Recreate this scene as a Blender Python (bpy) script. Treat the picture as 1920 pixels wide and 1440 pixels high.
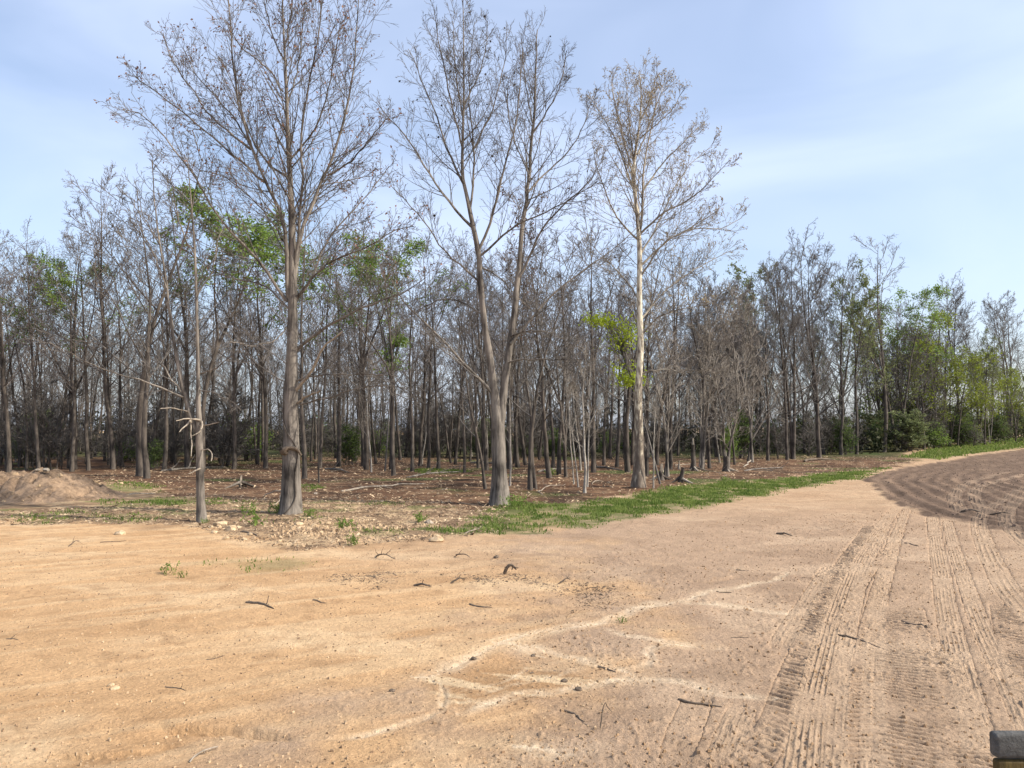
import bpy, math, random
import numpy as np
from mathutils import Vector

for o in list(bpy.data.objects):
    bpy.data.objects.remove(o)
scene = bpy.context.scene
COL = scene.collection
R = math.radians

# ------------------------------------------------------------------ camera
CAM_H, F_PX, HORIZ = 2.2, 1442.0, 805.0          # photo pixels are 1920 x 1440
PITCH = math.atan((HORIZ - 720.0) / F_PX)
cam_d = bpy.data.cameras.new('camera')
cam_d.sensor_width = 36.0
cam_d.lens = 36.0 * F_PX / 1920.0
cam_d.clip_start, cam_d.clip_end = 0.05, 4000
cam = bpy.data.objects.new('camera', cam_d)
COL.objects.link(cam)
cam.location = (0, 0, CAM_H)
cam.rotation_euler = (math.pi / 2 + PITCH, 0, 0)
scene.camera = cam

# ------------------------------------------------------------------ sky
SUN_AZ = R(104)          # clockwise from +Y (the view direction): right and a little behind
SUN_EL = R(40)
world = bpy.data.worlds.new('World')
scene.world = world
world.use_nodes = True
wn, wl = world.node_tree.nodes, world.node_tree.links
wn.clear()
w_out = wn.new('ShaderNodeOutputWorld')
w_bg = wn.new('ShaderNodeBackground')
w_bg.inputs['Strength'].default_value = 0.15
sky = wn.new('ShaderNodeTexSky')
sky.sky_type = 'NISHITA'
sky.sun_disc = False
sky.sun_elevation = SUN_EL
sky.sun_rotation = SUN_AZ
sky.air_density = 1.0
sky.dust_density = 2.2
sky.ozone_density = 1.6
w_tc = wn.new('ShaderNodeTexCoord')
w_map = wn.new('ShaderNodeMapping')
w_map.inputs['Scale'].default_value = (1.1, 1.6, 3.4)
w_map.inputs['Rotation'].default_value = (0.15, 0.25, 0.4)
wl.new(w_tc.outputs['Generated'], w_map.inputs['Vector'])
w_n = wn.new('ShaderNodeTexNoise')
w_n.inputs['Scale'].default_value = 1.5
w_n.inputs['Detail'].default_value = 5
w_n.inputs['Roughness'].default_value = 0.45
w_n.inputs['Distortion'].default_value = 0.7
wl.new(w_map.outputs['Vector'], w_n.inputs['Vector'])
w_r = wn.new('ShaderNodeMapRange')
w_r.inputs['From Min'].default_value = 0.34
w_r.inputs['From Max'].default_value = 0.74
w_r.inputs['To Min'].default_value = 0.16
w_r.inputs['To Max'].default_value = 0.66
wl.new(w_n.outputs['Fac'], w_r.inputs['Value'])
w_mix = wn.new('ShaderNodeMix')
w_mix.data_type = 'RGBA'
w_mix.inputs[7].default_value = (4.9, 5.5, 7.0, 1)
wl.new(w_r.outputs['Result'], w_mix.inputs[0])
wl.new(sky.outputs['Color'], w_mix.inputs[6])
wl.new(w_mix.outputs[2], w_bg.inputs['Color'])
wl.new(w_bg.outputs['Background'], w_out.inputs['Surface'])

# ------------------------------------------------------------------ sun
sun_d = bpy.data.lights.new('sun', 'SUN')
sun_d.energy = 4.6
sun_d.angle = R(0.6)
sun_d.color = (1.0, 0.93, 0.82)
sun = bpy.data.objects.new('sun', sun_d)
COL.objects.link(sun)
to_sun = Vector((math.sin(SUN_AZ) * math.cos(SUN_EL), math.cos(SUN_AZ) * math.cos(SUN_EL), math.sin(SUN_EL)))
sun.rotation_euler = to_sun.to_track_quat('Z', 'Y').to_euler()
sun.location = (20, -20, 40)

vs = scene.view_settings
vs.view_transform = 'Standard'
vs.look = 'None'
vs.gamma = 1.0
vs.exposure = 0.52
vs.use_curve_mapping = False

# ------------------------------------------------------------------ numeric helpers
def hash2(ix, iy, seed):
    h = (ix.astype(np.int64) * 374761393 + iy.astype(np.int64) * 668265263 + seed * 974634777) & 0xFFFFFFFF
    h = ((h ^ (h >> 13)) * 1274126177) & 0xFFFFFFFF
    h = (h ^ (h >> 16)) & 0xFFFFFFFF
    return h.astype(np.float64) / 4294967295.0

def vnoise(x, y, seed=0):
    ix, iy = np.floor(x), np.floor(y)
    fx, fy = x - ix, y - iy
    fx, fy = fx * fx * (3 - 2 * fx), fy * fy * (3 - 2 * fy)
    a = hash2(ix, iy, seed); b = hash2(ix + 1, iy, seed)
    c = hash2(ix, iy + 1, seed); d = hash2(ix + 1, iy + 1, seed)
    return (a + (b - a) * fx) * (1 - fy) + (c + (d - c) * fx) * fy

def fbm(x, y, seed=0, oct=4, rough=0.5):
    t, a, s = 0.0, 1.0, 0.0
    for i in range(oct):
        t = t + a * vnoise(x * 2 ** i + 17.3 * i, y * 2 ** i - 9.1 * i, seed + i)
        s += a
        a *= rough
    return t / s

def sstep(a, b, x):
    t = np.clip((x - a) / (b - a), 0, 1)
    return t * t * (3 - 2 * t)

def base_h(x, y):
    """The lie of the land: flat, rising gently to the far right."""
    x = np.asarray(x, float); y = np.asarray(y, float)
    z = 1.15 * sstep(22, 85, x) * sstep(35, 95, y) + 2.5 * sstep(90, 260, x)
    z = z + 0.10 * (fbm(x * 0.11, y * 0.11, 5, 2) - 0.5) * sstep(16, 30, y)
    return z

SP, CP = math.sin(PITCH), math.cos(PITCH)
def ray(px, py):
    u, v = (px - 960.0) / F_PX, (720.0 - py) / F_PX
    return np.array([u, CP - v * SP, SP + v * CP])

def at(px, py):
    """Point of the land seen at a pixel of the photograph."""
    d = ray(px, py)
    if d[2] > -0.004:
        d[2] = -0.004
    t = CAM_H / -d[2]
    for _ in range(12):
        p = d * t
        t += 0.7 * ((CAM_H + d[2] * t) - float(base_h(p[0], p[1]))) / -d[2]
        t = min(max(t, 1.0), 420.0)
    p = d * t
    return np.array([p[0], p[1], float(base_h(p[0], p[1]))])

def on_plane(px, py, Y):
    d = ray(px, py)
    t = Y / d[1]
    return np.array([d[0] * t, Y, CAM_H + d[2] * t])

def ats(pts):
    return np.array([at(*p)[:2] for p in pts])

def resample(P, n, smooth=1):
    P = np.asarray(P, float)
    for _ in range(smooth):                       # corner cutting
        a, b = P[:-1], P[1:]
        Q = np.empty((2 * len(a), P.shape[1]))
        Q[0::2] = a * .75 + b * .25
        Q[1::2] = a * .25 + b * .75
        P = np.vstack([P[:1], Q[1:-1], P[-1:]]) if len(P) > 2 else P
    s = np.r_[0, np.cumsum(np.linalg.norm(np.diff(P, axis=0), axis=1))]
    t = np.linspace(0, s[-1], n)
    return np.stack([np.interp(t, s, P[:, k]) for k in range(P.shape[1])], 1)

def poly_sd(x, y, poly):
    """Signed distance to a polygon, positive inside."""
    d2 = np.full(x.shape, 1e18); ins = np.zeros(x.shape, bool)
    n = len(poly)
    for i in range(n):
        ax, ay = poly[i]; bx, by = poly[(i + 1) % n]
        ex, ey = bx - ax, by - ay
        L = ex * ex + ey * ey + 1e-12
        t = np.clip(((x - ax) * ex + (y - ay) * ey) / L, 0, 1)
        d2 = np.minimum(d2, (x - ax - t * ex) ** 2 + (y - ay - t * ey) ** 2)
        c = (ay > y) != (by > y)
        if ey != 0:
            ins ^= c & (x < (y - ay) / ey * ex + ax)
    return np.where(ins, 1, -1) * np.sqrt(d2)

def line_coords(x, y, line, pad):
    """Lateral offset (signed) and arclength along a polyline for the points near it: index, lat, arc."""
    lo, hi = line.min(0) - pad, line.max(0) + pad
    idx = np.nonzero((x > lo[0]) & (x < hi[0]) & (y > lo[1]) & (y < hi[1]))[0]
    px, py = x[idx], y[idx]
    best = np.full(px.shape, 1e9); lat = np.zeros(px.shape); arc = np.zeros(px.shape)
    s0 = 0.0
    for a, b in zip(line[:-1], line[1:]):
        e = b - a; L = math.hypot(*e) + 1e-9
        t = np.clip(((px - a[0]) * e[0] + (py - a[1]) * e[1]) / (L * L), 0, 1)
        dx, dy = px - a[0] - t * e[0], py - a[1] - t * e[1]
        d = np.hypot(dx, dy)
        m = d < best
        best[m] = d[m]
        lat[m] = (np.sign(e[0] * dy - e[1] * dx) * d)[m]
        arc[m] = (s0 + t * L)[m]
        s0 += L
    k = np.abs(best) < pad
    return idx[k], lat[k], arc[k], s0

# ------------------------------------------------------------------ object helpers
def link(name, me, mat, parent=None, **kw):
    o = bpy.data.objects.new(name, me)
    COL.objects.link(o)
    if mat is not None and me is not None and not me.materials:
        me.materials.append(mat)
    if parent is not None:
        o.parent = parent
    for k, v in kw.items():
        o[k] = v
    return o

def empty(name, loc, label=None, category=None, group=None):
    o = bpy.data.objects.new(name, None)
    COL.objects.link(o)
    o.location = loc
    o.empty_display_size = 0.2
    if label: o['label'] = label
    if category: o['category'] = category
    if group: o['group'] = group
    return o

def mesh_np(name, V, F, smooth=True):
    """Mesh from arrays; F is an (n, 3) or (n, 4) array or a list of such arrays."""
    Fs = [f for f in (F if isinstance(F, list) else [F]) if len(f)]
    me = bpy.data.meshes.new(name)
    V = np.ascontiguousarray(V, np.float32)
    me.vertices.add(len(V))
    me.vertices.foreach_set('co', V.ravel())
    nl = sum(f.size for f in Fs); npoly = sum(len(f) for f in Fs)
    me.loops.add(nl); me.polygons.add(npoly)
    me.loops.foreach_set('vertex_index', np.concatenate([f.ravel() for f in Fs]).astype(np.int32))
    tot = np.concatenate([np.full(len(f), f.shape[1]) for f in Fs]).astype(np.int32)
    me.polygons.foreach_set('loop_start', np.r_[0, np.cumsum(tot)[:-1]].astype(np.int32))
    me.polygons.foreach_set('loop_total', tot)
    me.polygons.foreach_set('use_smooth', np.full(npoly, smooth))
    me.update(calc_edges=True)
    return me

class Buf:
    def __init__(s): s.V, s.Q, s.T, s.n = [], [], [], 0
    def add(s, V, F):
        (s.Q if F.shape[1] == 4 else s.T).append(F + s.n)
        s.V.append(V); s.n += len(V)
    def mesh(s, name, smooth=True):
        F = []
        if s.Q: F.append(np.concatenate(s.Q))
        if s.T: F.append(np.concatenate(s.T))
        return mesh_np(name, np.concatenate(s.V), F, smooth)

def tubes(buf, P, Rd, K, rng=None, lump=0.0):
    """Tubes along polylines P (B, N, 3) with radii Rd (B, N) and K sides."""
    B, N, _ = P.shape
    if B == 0: return
    T = np.gradient(P, axis=1)
    T /= np.linalg.norm(T, axis=2, keepdims=True) + 1e-9
    m = T.mean(1, keepdims=True)
    ref = np.where(np.abs(m[..., 2:3]) > 0.8, np.array([1.0, 0, 0]), np.array([0, 0, 1.0]))
    U = np.cross(T, np.broadcast_to(ref, T.shape)); U /= np.linalg.norm(U, axis=2, keepdims=True) + 1e-9
    W = np.cross(T, U)
    a = np.arange(K) * 2 * math.pi / K
    r = Rd[:, :, None] * np.ones(K)
    if lump and rng is not None:
        r = r * (1 + lump * (rng.random((B, N, K)) - .5))
    V = P[:, :, None, :] + r[..., None] * (U[:, :, None, :] * np.cos(a)[:, None] + W[:, :, None, :] * np.sin(a)[:, None])
    i = (np.arange(B)[:, None, None] * N + np.arange(N - 1)[None, :, None]) * K
    k = np.arange(K)[None, None, :]; k2 = (k + 1) % K
    F = np.stack([i + k, i + k2, i + K + k2, i + K + k], -1).reshape(-1, 4)
    buf.add(V.reshape(-1, 3), F)

def unit(v): return v / (np.linalg.norm(v, axis=-1, keepdims=True) + 1e-9)

def spawn(P, Rd, n, t0, t1, ang, ratio, N, up, wig, rng, taper=0.55, rmin=0.004, rr=0.55, lmin=0.0, lmax=99., tipbias=0.6, flat=None):
    """n side branches on every parent polyline."""
    B, M, _ = P.shape
    L = np.linalg.norm(np.diff(P, axis=1), axis=2).sum(1)
    t = t0 + (t1 - t0) * (np.arange(n)[None, :] + rng.random((B, n))) / n
    f = t * (M - 1); i = np.minimum(f.astype(int), M - 2); w = (f - i)[..., None]
    b = np.arange(B)[:, None]
    A, C = P[b, i], P[b, i + 1]
    S = A * (1 - w) + C * w
    T = unit(C - A)
    r0 = Rd[b, i] * (1 - w[..., 0]) + Rd[b, i + 1] * w[..., 0]
    rnd = rng.normal(size=T.shape)
    if flat is not None: rnd = rnd * flat
    X = unit(rnd - (rnd * T).sum(-1, keepdims=True) * T)
    a = np.radians(ang[0] + (ang[1] - ang[0]) * rng.random((B, n)))[..., None]
    D = unit(T * np.cos(a) + X * np.sin(a))
    ln = (ratio * L)[:, None] * (1 - tipbias * (t - t0) / max(t1 - t0, 1e-6)) * (0.6 + 0.7 * rng.random((B, n)))
    ln = np.clip(ln, lmin, lmax)
    k = B * n
    D = D.reshape(k, 3); S = S.reshape(k, 3); ln = ln.reshape(k); r0 = r0.reshape(k)
    out = np.empty((k, N, 3)); out[:, 0] = S
    step = (ln / (N - 1))[:, None]
    for j in range(1, N):
        S = S + D * step
        out[:, j] = S
        D = unit(D + rng.normal(size=D.shape) * wig + np.array([0, 0, up]))
    rs = np.maximum(np.minimum(r0 * 0.75, r0 * rr + 0.002), rmin)
    q = np.linspace(0, 1, N)
    Ro = np.maximum(rs[:, None] * (1 - (1 - taper * 0.4) * q[None, :] ** 0.8), rmin * 0.8)
    return out, Ro

def leaf_quads(buf, C, size, rng, aspect=0.5, droop=0.0):
    """Small two-triangle leaves folded on the midrib at the points C."""
    n = len(C)
    if n == 0: return
    D = unit(rng.normal(size=(n, 3)) + np.array([0, 0, -droop]))
    X = unit(np.cross(D, rng.normal(size=(n, 3))))
    s = (size * (0.6 + 0.8 * rng.random(n)))[:, None]
    Nn = np.cross(D, X)
    V = np.stack([C, C + D * s * .5 + X * s * aspect * .5 + Nn * s * .1, C + D * s, C + D * s * .5 - X * s * aspect * .5 + Nn * s * .1], 1)
    i = np.arange(n)[:, None] * 4
    F = np.concatenate([i + np.array([[0, 1, 2]]), i + np.array([[0, 2, 3]])])
    buf.add(V.reshape(-1, 3), F)

# ------------------------------------------------------------------ materials
def new_mat(name):
    m = bpy.data.materials.new(name)
    m.use_nodes = True
    nt = m.node_tree
    return m, nt.nodes, nt.links, nt.nodes['Principled BSDF']

def bark(name, dark, light, sx=7.0, sz=1.2, bump=0.5, rough=0.9):
    m, n, l, b = new_mat(name)
    tc = n.new('ShaderNodeTexCoord')
    mp = n.new('ShaderNodeMapping'); mp.inputs['Scale'].default_value = (sx, sx, sz)
    l.new(tc.outputs['Object'], mp.inputs['Vector'])
    a = n.new('ShaderNodeTexNoise'); a.inputs['Scale'].default_value = 3.0; a.inputs['Detail'].default_value = 6
    a.inputs['Roughness'].default_value = 0.7
    l.new(mp.outputs['Vector'], a.inputs['Vector'])
    c = n.new('ShaderNodeTexNoise'); c.inputs['Scale'].default_value = 1.3; c.inputs['Detail'].default_value = 3
    l.new(tc.outputs['Object'], c.inputs['Vector'])
    ad = n.new('ShaderNodeMath'); ad.operation = 'MULTIPLY_ADD'
    ad.inputs[1].default_value = 0.55; l.new(c.outputs['Fac'], ad.inputs[0]); 
    mu = n.new('ShaderNodeMath'); mu.operation = 'MULTIPLY'; mu.inputs[1].default_value = 0.6
    l.new(a.outputs['Fac'], mu.inputs[0]); l.new(mu.outputs[0], ad.inputs[2])
    cr = n.new('ShaderNodeValToRGB')
    cr.color_ramp.elements[0].position = 0.45; cr.color_ramp.elements[0].color = (*dark, 1)
    cr.color_ramp.elements[1].position = 0.68; cr.color_ramp.elements[1].color = (*light, 1)
    l.new(ad.outputs[0], cr.inputs['Fac']); l.new(cr.outputs['Color'], b.inputs['Base Color'])
    b.inputs['Roughness'].default_value = rough
    b.inputs['Specular IOR Level'].default_value = 0.2
    if bump:
        bp = n.new('ShaderNodeBump'); bp.inputs['Strength'].default_value = bump; bp.inputs['Distance'].default_value = 0.03
        l.new(a.outputs['Fac'], bp.inputs['Height']); l.new(bp.outputs['Normal'], b.inputs['Normal'])
    return m

def leaf_mat(name, c0, c1, trans=0.35):
    m, n, l, b = new_mat(name)
    tc = n.new('ShaderNodeTexCoord')
    a = n.new('ShaderNodeTexNoise'); a.inputs['Scale'].default_value = 2.2; a.inputs['Detail'].default_value = 4
    l.new(tc.outputs['Object'], a.inputs['Vector'])
    cr = n.new('ShaderNodeValToRGB')
    cr.color_ramp.elements[0].position = 0.35; cr.color_ramp.elements[0].color = (*c0, 1)
    cr.color_ramp.elements[1].position = 0.66; cr.color_ramp.elements[1].color = (*c1, 1)
    l.new(a.outputs['Fac'], cr.inputs['Fac']); l.new(cr.outputs['Color'], b.inputs['Base Color'])
    b.inputs['Roughness'].default_value = 0.7
    b.inputs['Specular IOR Level'].default_value = 0.2
    if trans:
        t = n.new('ShaderNodeBsdfTranslucent'); l.new(cr.outputs['Color'], t.inputs['Color'])
        x = n.new('ShaderNodeMixShader'); x.inputs[0].default_value = trans
        l.new(b.outputs[0], x.inputs[1]); l.new(t.outputs[0], x.inputs[2])
        l.new(x.outputs[0], n['Material Output'].inputs['Surface'])
    return m

M_GREYBARK = bark('grey_bark', (0.042, 0.036, 0.031), (0.25, 0.218, 0.182), 4.5, 0.45, 1.0)
M_DARKBARK = bark('dark_bark', (0.028, 0.024, 0.020), (0.135, 0.112, 0.092), 4.5, 0.5, 0.8)
M_TWIG = bark('twig_bark', (0.062, 0.056, 0.050), (0.185, 0.166, 0.147), 5, 5, 0)
M_TWIG_RED = bark('reddish_twig_bark', (0.075, 0.065, 0.060), (0.215, 0.190, 0.172), 5, 5, 0)
M_PALETWIG = bark('pale_twig_bark', (0.13, 0.112, 0.094), (0.32, 0.283, 0.235), 5, 5, 0)
M_DEADWOOD = bark('bleached_wood', (0.15, 0.12, 0.09), (0.42, 0.36, 0.285), 8, 2, 0.3)
M_SYCLIMB = bark('sycamore_limb_bark', (0.11, 0.09, 0.07), (0.42, 0.37, 0.29), 3, 1.2, 0.3)
M_STICK = bark('dead_stick', (0.045, 0.035, 0.027), (0.19, 0.145, 0.105), 14, 14, 0.4)
M_PALEBARK = bark('pale_sapling_bark', (0.15, 0.13, 0.108), (0.46, 0.42, 0.36), 6, 1.4, 0.4)
M_BUDS = leaf_mat('rusty_buds', (0.16, 0.075, 0.05), (0.30, 0.17, 0.10), 0.25)
M_TANBUDS = leaf_mat('tan_buds', (0.28, 0.21, 0.11), (0.44, 0.36, 0.20), 0.3)
M_SEEDS = leaf_mat('dark_seed_heads', (0.02, 0.015, 0.012), (0.05, 0.035, 0.028), 0)
M_LEAF = leaf_mat('spring_leaf', (0.115, 0.185, 0.036), (0.27, 0.37, 0.085), 0.5)
M_LEAFDARK = leaf_mat('dark_leaf', (0.05, 0.085, 0.02), (0.14, 0.19, 0.055), 0.45)  # darker green foliage colour for some of the bushes
M_LEAFLIME = leaf_mat('lime_leaf', (0.15, 0.19, 0.025), (0.29, 0.335, 0.055), 0.45)
M_LEAFSAGE = leaf_mat('sage_leaf', (0.11, 0.14, 0.055), (0.25, 0.28, 0.13), 0.4)
M_LEAFPALE = leaf_mat('pale_new_leaf', (0.14, 0.17, 0.06), (0.25, 0.28, 0.11), 0.4)
M_GRASS = leaf_mat('grass_blade', (0.075, 0.130, 0.022), (0.235, 0.285, 0.075), 0.45)
M_CHIP = bark('wood_chip', (0.20, 0.125, 0.075), (0.56, 0.43, 0.28), 4, 4, 0)
M_LITTER = bark('dry_litter', (0.05, 0.036, 0.026), (0.20, 0.135, 0.085), 4, 4, 0)
M_ROCK = bark('sandstone', (0.30, 0.20, 0.11), (0.62, 0.47, 0.30), 6, 6, 0.5)
M_RUBBLE = bark('rubble', (0.22, 0.145, 0.085), (0.50, 0.36, 0.22), 6, 6, 0.3)
M_CLOD = bark('dirt_clod', (0.22, 0.14, 0.08), (0.42, 0.28, 0.16), 9, 9, 0.6)

# sycamore: brown plates low down, peeling to cream higher up
def sycamore():
    m, n, l, b = new_mat('sycamore_bark')
    tc = n.new('ShaderNodeTexCoord')
    sp = n.new('ShaderNodeSeparateXYZ'); l.new(tc.outputs['Object'], sp.inputs[0])
    mp = n.new('ShaderNodeMapping'); mp.inputs['Scale'].default_value = (5, 5, 1.6); l.new(tc.outputs['Object'], mp.inputs['Vector'])
    a = n.new('ShaderNodeTexNoise'); a.inputs['Scale'].default_value = 1.6; a.inputs['Detail'].default_value = 5; a.inputs['Roughness'].default_value = .6
    l.new(mp.outputs['Vector'], a.inputs['Vector'])
    mr = n.new('ShaderNodeMapRange'); mr.inputs['From Min'].default_value = 0.3; mr.inputs['From Max'].default_value = 4.2
    mr.inputs['To Min'].default_value = -0.14; mr.inputs['To Max'].default_value = 0.055
    l.new(sp.outputs['Z'], mr.inputs['Value'])
    ad = n.new('ShaderNodeMath'); l.new(a.outputs['Fac'], ad.inputs[0]); l.new(mr.outputs['Result'], ad.inputs[1])
    cr = n.new('ShaderNodeValToRGB'); e = cr.color_ramp.elements
    e[0].position = 0.30; e[0].color = (0.10, 0.075, 0.055, 1)
    e[1].position = 0.62; e[1].color = (0.66, 0.60, 0.47, 1)
    k = e.new(0.46); k.color = (0.20, 0.16, 0.12, 1)
    k = e.new(0.54); k.color = (0.46, 0.40, 0.29, 1)
    l.new(ad.outputs[0], cr.inputs['Fac']); l.new(cr.outputs['Color'], b.inputs['Base Color'])
    b.inputs['Roughness'].default_value = 0.8
    return m
M_SYC = sycamore()

# ------------------------------------------------------------------ the ground: where each kind of surface lies
GRASS_POLY = ats([(830, 1006), (847, 1004), (993, 998), (1093, 988), (1200, 971), (1270, 957), (1390, 937), (1511, 913), (1591, 899), (1643, 885),
                  (1662, 878), (1551, 886), (1451, 898), (1330, 906), (1258, 914), (1150, 934), (1060, 945), (957, 942), (930, 955), (850, 985), (770, 993)])
GRASS2_POLY = ats([(1690, 858), (1760, 862), (1830, 850), (1920, 840), (2000, 832), (2000, 817), (1920, 820), (1840, 828), (1780, 835), (1730, 846)])
FIELD_POLY = ats([(1623, 900), (1655, 930), (1695, 950), (1743, 968), (1808, 980), (1872, 994), (1920, 1010), (2060, 1050), (2300, 1120), (2600, 1000), (2300, 850), (2010, 836), (1920, 842), (1830, 853),
                  (1760, 866), (1700, 876), (1650, 886)])
FLOOR_POLY = np.vstack([ats([(-250, 905), (100, 900), (230, 908), (300, 930), (450, 938), (520, 945), (620, 935), (750, 945), (850, 950), (930, 958), (960, 945), (1060, 946), (1150, 935), (1258, 915), (1330, 907), (1451, 899), (1551, 887), (1662, 878), (1725, 864), (1690, 852)]),
                        np.array([(60, 110), (60, 200), (-150, 200), (-120, 40)])])
SCRUB_POLY = ats([(-200, 990), (0, 975), (200, 985), (330, 990), (450, 1010), (560, 1030), (700, 1018), (830, 1010), (960, 990), (960, 945), (700, 925), (450, 915), (200, 890), (-250, 890)])
GRASS_PATCHES = [ats(p) for p in (
    [(190, 938), (300, 952), (420, 946), (460, 940), (330, 930)],
    [(20, 968), (130, 958), (150, 966), (90, 982), (30, 978)],
    [(150, 965), (250, 962), (330, 970), (260, 982), (180, 978)],
    [(385, 1055), (430, 1046), (500, 1050), (590, 1042), (540, 1060), (470, 1068)],
    [(640, 985), (720, 985), (770, 1000), (680, 1012), (630, 1000)],
    [(560, 965), (600, 962), (600, 974), (560, 975)],
    [(200, 900), (300, 905), (310, 920), (220, 915)], [(690, 940), (750, 938), (755, 946), (700, 948)],
    [(740, 880), (830, 878), (900, 884), (820, 890)], [(560, 908), (600, 908), (610, 920), (565, 922)])]
FAN_POLY = ats([(805, 1275), (898, 1242), (989, 1248), (1108, 1266), (1190, 1276), (972, 1323), (871, 1334), (837, 1324)])
CHANNELS = [  # pixel line, half width in metres, depth
    ([(1250, 1133), (1182, 1142), (1142, 1165), (1074, 1175), (1023, 1182), (972, 1190), (938, 1200), (905, 1219), (871, 1239), (837, 1256), (803, 1270)], .085, .012),
    ([(1479, 1072), (1463, 1082), (1438, 1091), (1411, 1095), (1384, 1101), (1344, 1108), (1306, 1116), (1273, 1129), (1245, 1133)], .05, .012),
    ([(1265, 1130), (1325, 1133), (1371, 1134), (1411, 1142), (1452, 1149), (1500, 1152)], .07, .008),
    ([(1141, 1182), (1168, 1193), (1208, 1199), (1252, 1204), (1290, 1208), (1348, 1215)], .06, .01),
    ([(1280, 1206), (1225, 1215), (1210, 1225), (1219, 1240), (1208, 1253), (1168, 1260)], .045, .008),
    ([(966, 1204), (1006, 1212), (1057, 1229), (1108, 1243), (1158, 1254), (1192, 1268)], .06, .012),
    ([(1125, 1279), (1181, 1273), (1235, 1275), (1273, 1280), (1311, 1291), (1357, 1302), (1411, 1309), (1465, 1314)], .055, .012),
    ([(1200, 1273), (1125, 1281), (1050, 1291), (950, 1310), (880, 1330), (830, 1348)], .06, .006),
    ([(1150, 1275), (1060, 1287), (960, 1303), (900, 1312), (860, 1318)], .022, .006),
    ([(1080, 1255), (1030, 1270), (960, 1285), (910, 1300), (870, 1305)], .02, .006),
    ([(985, 1250), (975, 1268), (940, 1280), (900, 1290), (865, 1297)], .018, .006),
    ([(1120, 1272), (1010, 1300), (940, 1322), (890, 1336)], .018, .006),
    ([(803, 1270), (820, 1287), (833, 1307), (827, 1327), (803, 1344), (762, 1358), (701, 1375), (634, 1382), (566, 1386)], .035, .018),
    ([(925, 1203), (960, 1208), (1000, 1220), (1030, 1232)], .15, .004), ([(1110, 1280), (1160, 1275), (1240, 1274)], .13, .004), ([(1175, 1143), (1225, 1134), (1280, 1130)], .12, .004),
    ([(1330, 1134), (1420, 1142)], .11, .004), ([(1235, 1206), (1335, 1213)], .12, .004), ([(870, 1235), (840, 1252), (790, 1268)], .12, .004), ([(1000, 1183), (960, 1195)], .10, .004),
    ([(960, 1395), (1010, 1405), (1060, 1415), (1110, 1410)], .13, .0), ([(830, 1265), (790, 1275), (770, 1268)], .07, .0),
]
GROOVES = [([(285, 1350), (317, 1358), (365, 1360), (408, 1364), (445, 1371), (510, 1375), (556, 1386)], .034, .045),
           ([(556, 1386), (640, 1380), (720, 1368)], .012, .022),
           ([(60, 1422), (157, 1413), (190, 1415), (219, 1413), (292, 1400), (365, 1385)], .014, .028),
           ([(120, 1385), (200, 1370), (290, 1352)], .012, .018),
           ([(1265, 1083), (1320, 1092), (1378, 1081), (1400, 1078)], .03, .03)]
RIBBED = [  # line, half width, ribs, strength
    ([(1500, 1500), (1505, 1440), (1517, 1319), (1544, 1211), (1567, 1129), (1594, 1067), (1618, 1024), (1649, 989), (1684, 950)], .15, 7, 1.),
    ([(1560, 1500), (1563, 1400), (1570, 1290), (1583, 1211), (1598, 1140), (1617, 1075), (1638, 1028), (1662, 985)], .10, 4, .8),
    ([(1650, 1500), (1645, 1440), (1637, 1339), (1637, 1249), (1641, 1172), (1649, 1113), (1664, 1067), (1676, 1016), (1700, 955)], .11, 5, .8),
    ([(1850, 1440), (1820, 1331), (1800, 1253), (1785, 1191), (1773, 1133), (1765, 1074), (1756, 1028), (1748, 968)], .13, 6, 1.),
    ([(1960, 1410), (1920, 1339), (1878, 1253), (1843, 1183), (1824, 1133), (1804, 1074), (1789, 1028), (1775, 975)], .11, 5, .9),
    ([(1960, 1190), (1920, 1140), (1890, 1109), (1863, 1059), (1845, 1018), (1834, 985), (1838, 966), (1859, 950), (1905, 923), (1960, 895)], .17, 4, 1.),
    ([(1950, 1035), (1917, 1012), (1890, 985), (1884, 968), (1894, 950), (1920, 930), (1960, 905)], .20, 4, 1.),
    ([(1803, 960), (1789, 938), (1791, 924), (1805, 911), (1832, 899), (1890, 884)], .22, 4, 1.),
    ([(1853, 963), (1830, 942), (1825, 928), (1830, 916), (1848, 906), (1905, 893), (1960, 880)], .22, 4, 1.),
    ([(1350, 1430), (1365, 1391), (1384, 1342), (1400, 1316)], .12, 5, .8),
    ([(1460, 1215), (1490, 1165), (1530, 1105), (1560, 1060)], .13, 5, .45),
]
LUGGED = [  # line, half width, spacing, slant, depth
    ([(1400, 1450), (1440, 1390), (1465, 1330), (1480, 1280), (1501, 1230), (1521, 1172), (1552, 1105), (1583, 1055), (1633, 985)], .13, .11, .35, .035),
    ([(1602, 1450), (1606, 1400), (1612, 1308), (1618, 1230), (1633, 1152), (1657, 1074), (1676, 1004)], .10, .10, .45, .026),
    ([(1705, 1480), (1712, 1420), (1708, 1330), (1700, 1260), (1692, 1190), (1690, 1130)], .27, .085, .06, .030),
    ([(1830, 1480), (1810, 1400), (1790, 1340), (1770, 1280), (1752, 1210)], .20, .085, .10, .028),
    ([(1265, 1420), (1280, 1380), (1296, 1340), (1312, 1300)], .13, .19, .55, .044),
    ([(1385, 1430), (1415, 1390), (1435, 1345)], .11, .15, .45, .045),
    ([(1950, 1330), (1915, 1270), (1900, 1200), (1880, 1130)], .16, .09, .2, .022),
    ([(1560, 1190), (1600, 1120), (1640, 1060), (1690, 1000)], .07, .10, .4, .016),
]
LW = lambda L: resample(ats(L), 36, 2)
CHANNELS = [(LW(a), b, c) for a, b, c in CHANNELS]
GROOVES = [(LW(a), b, c) for a, b, c in GROOVES]
RIBBED = [(LW(a), b, c, d) for a, b, c, d in RIBBED]
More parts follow.
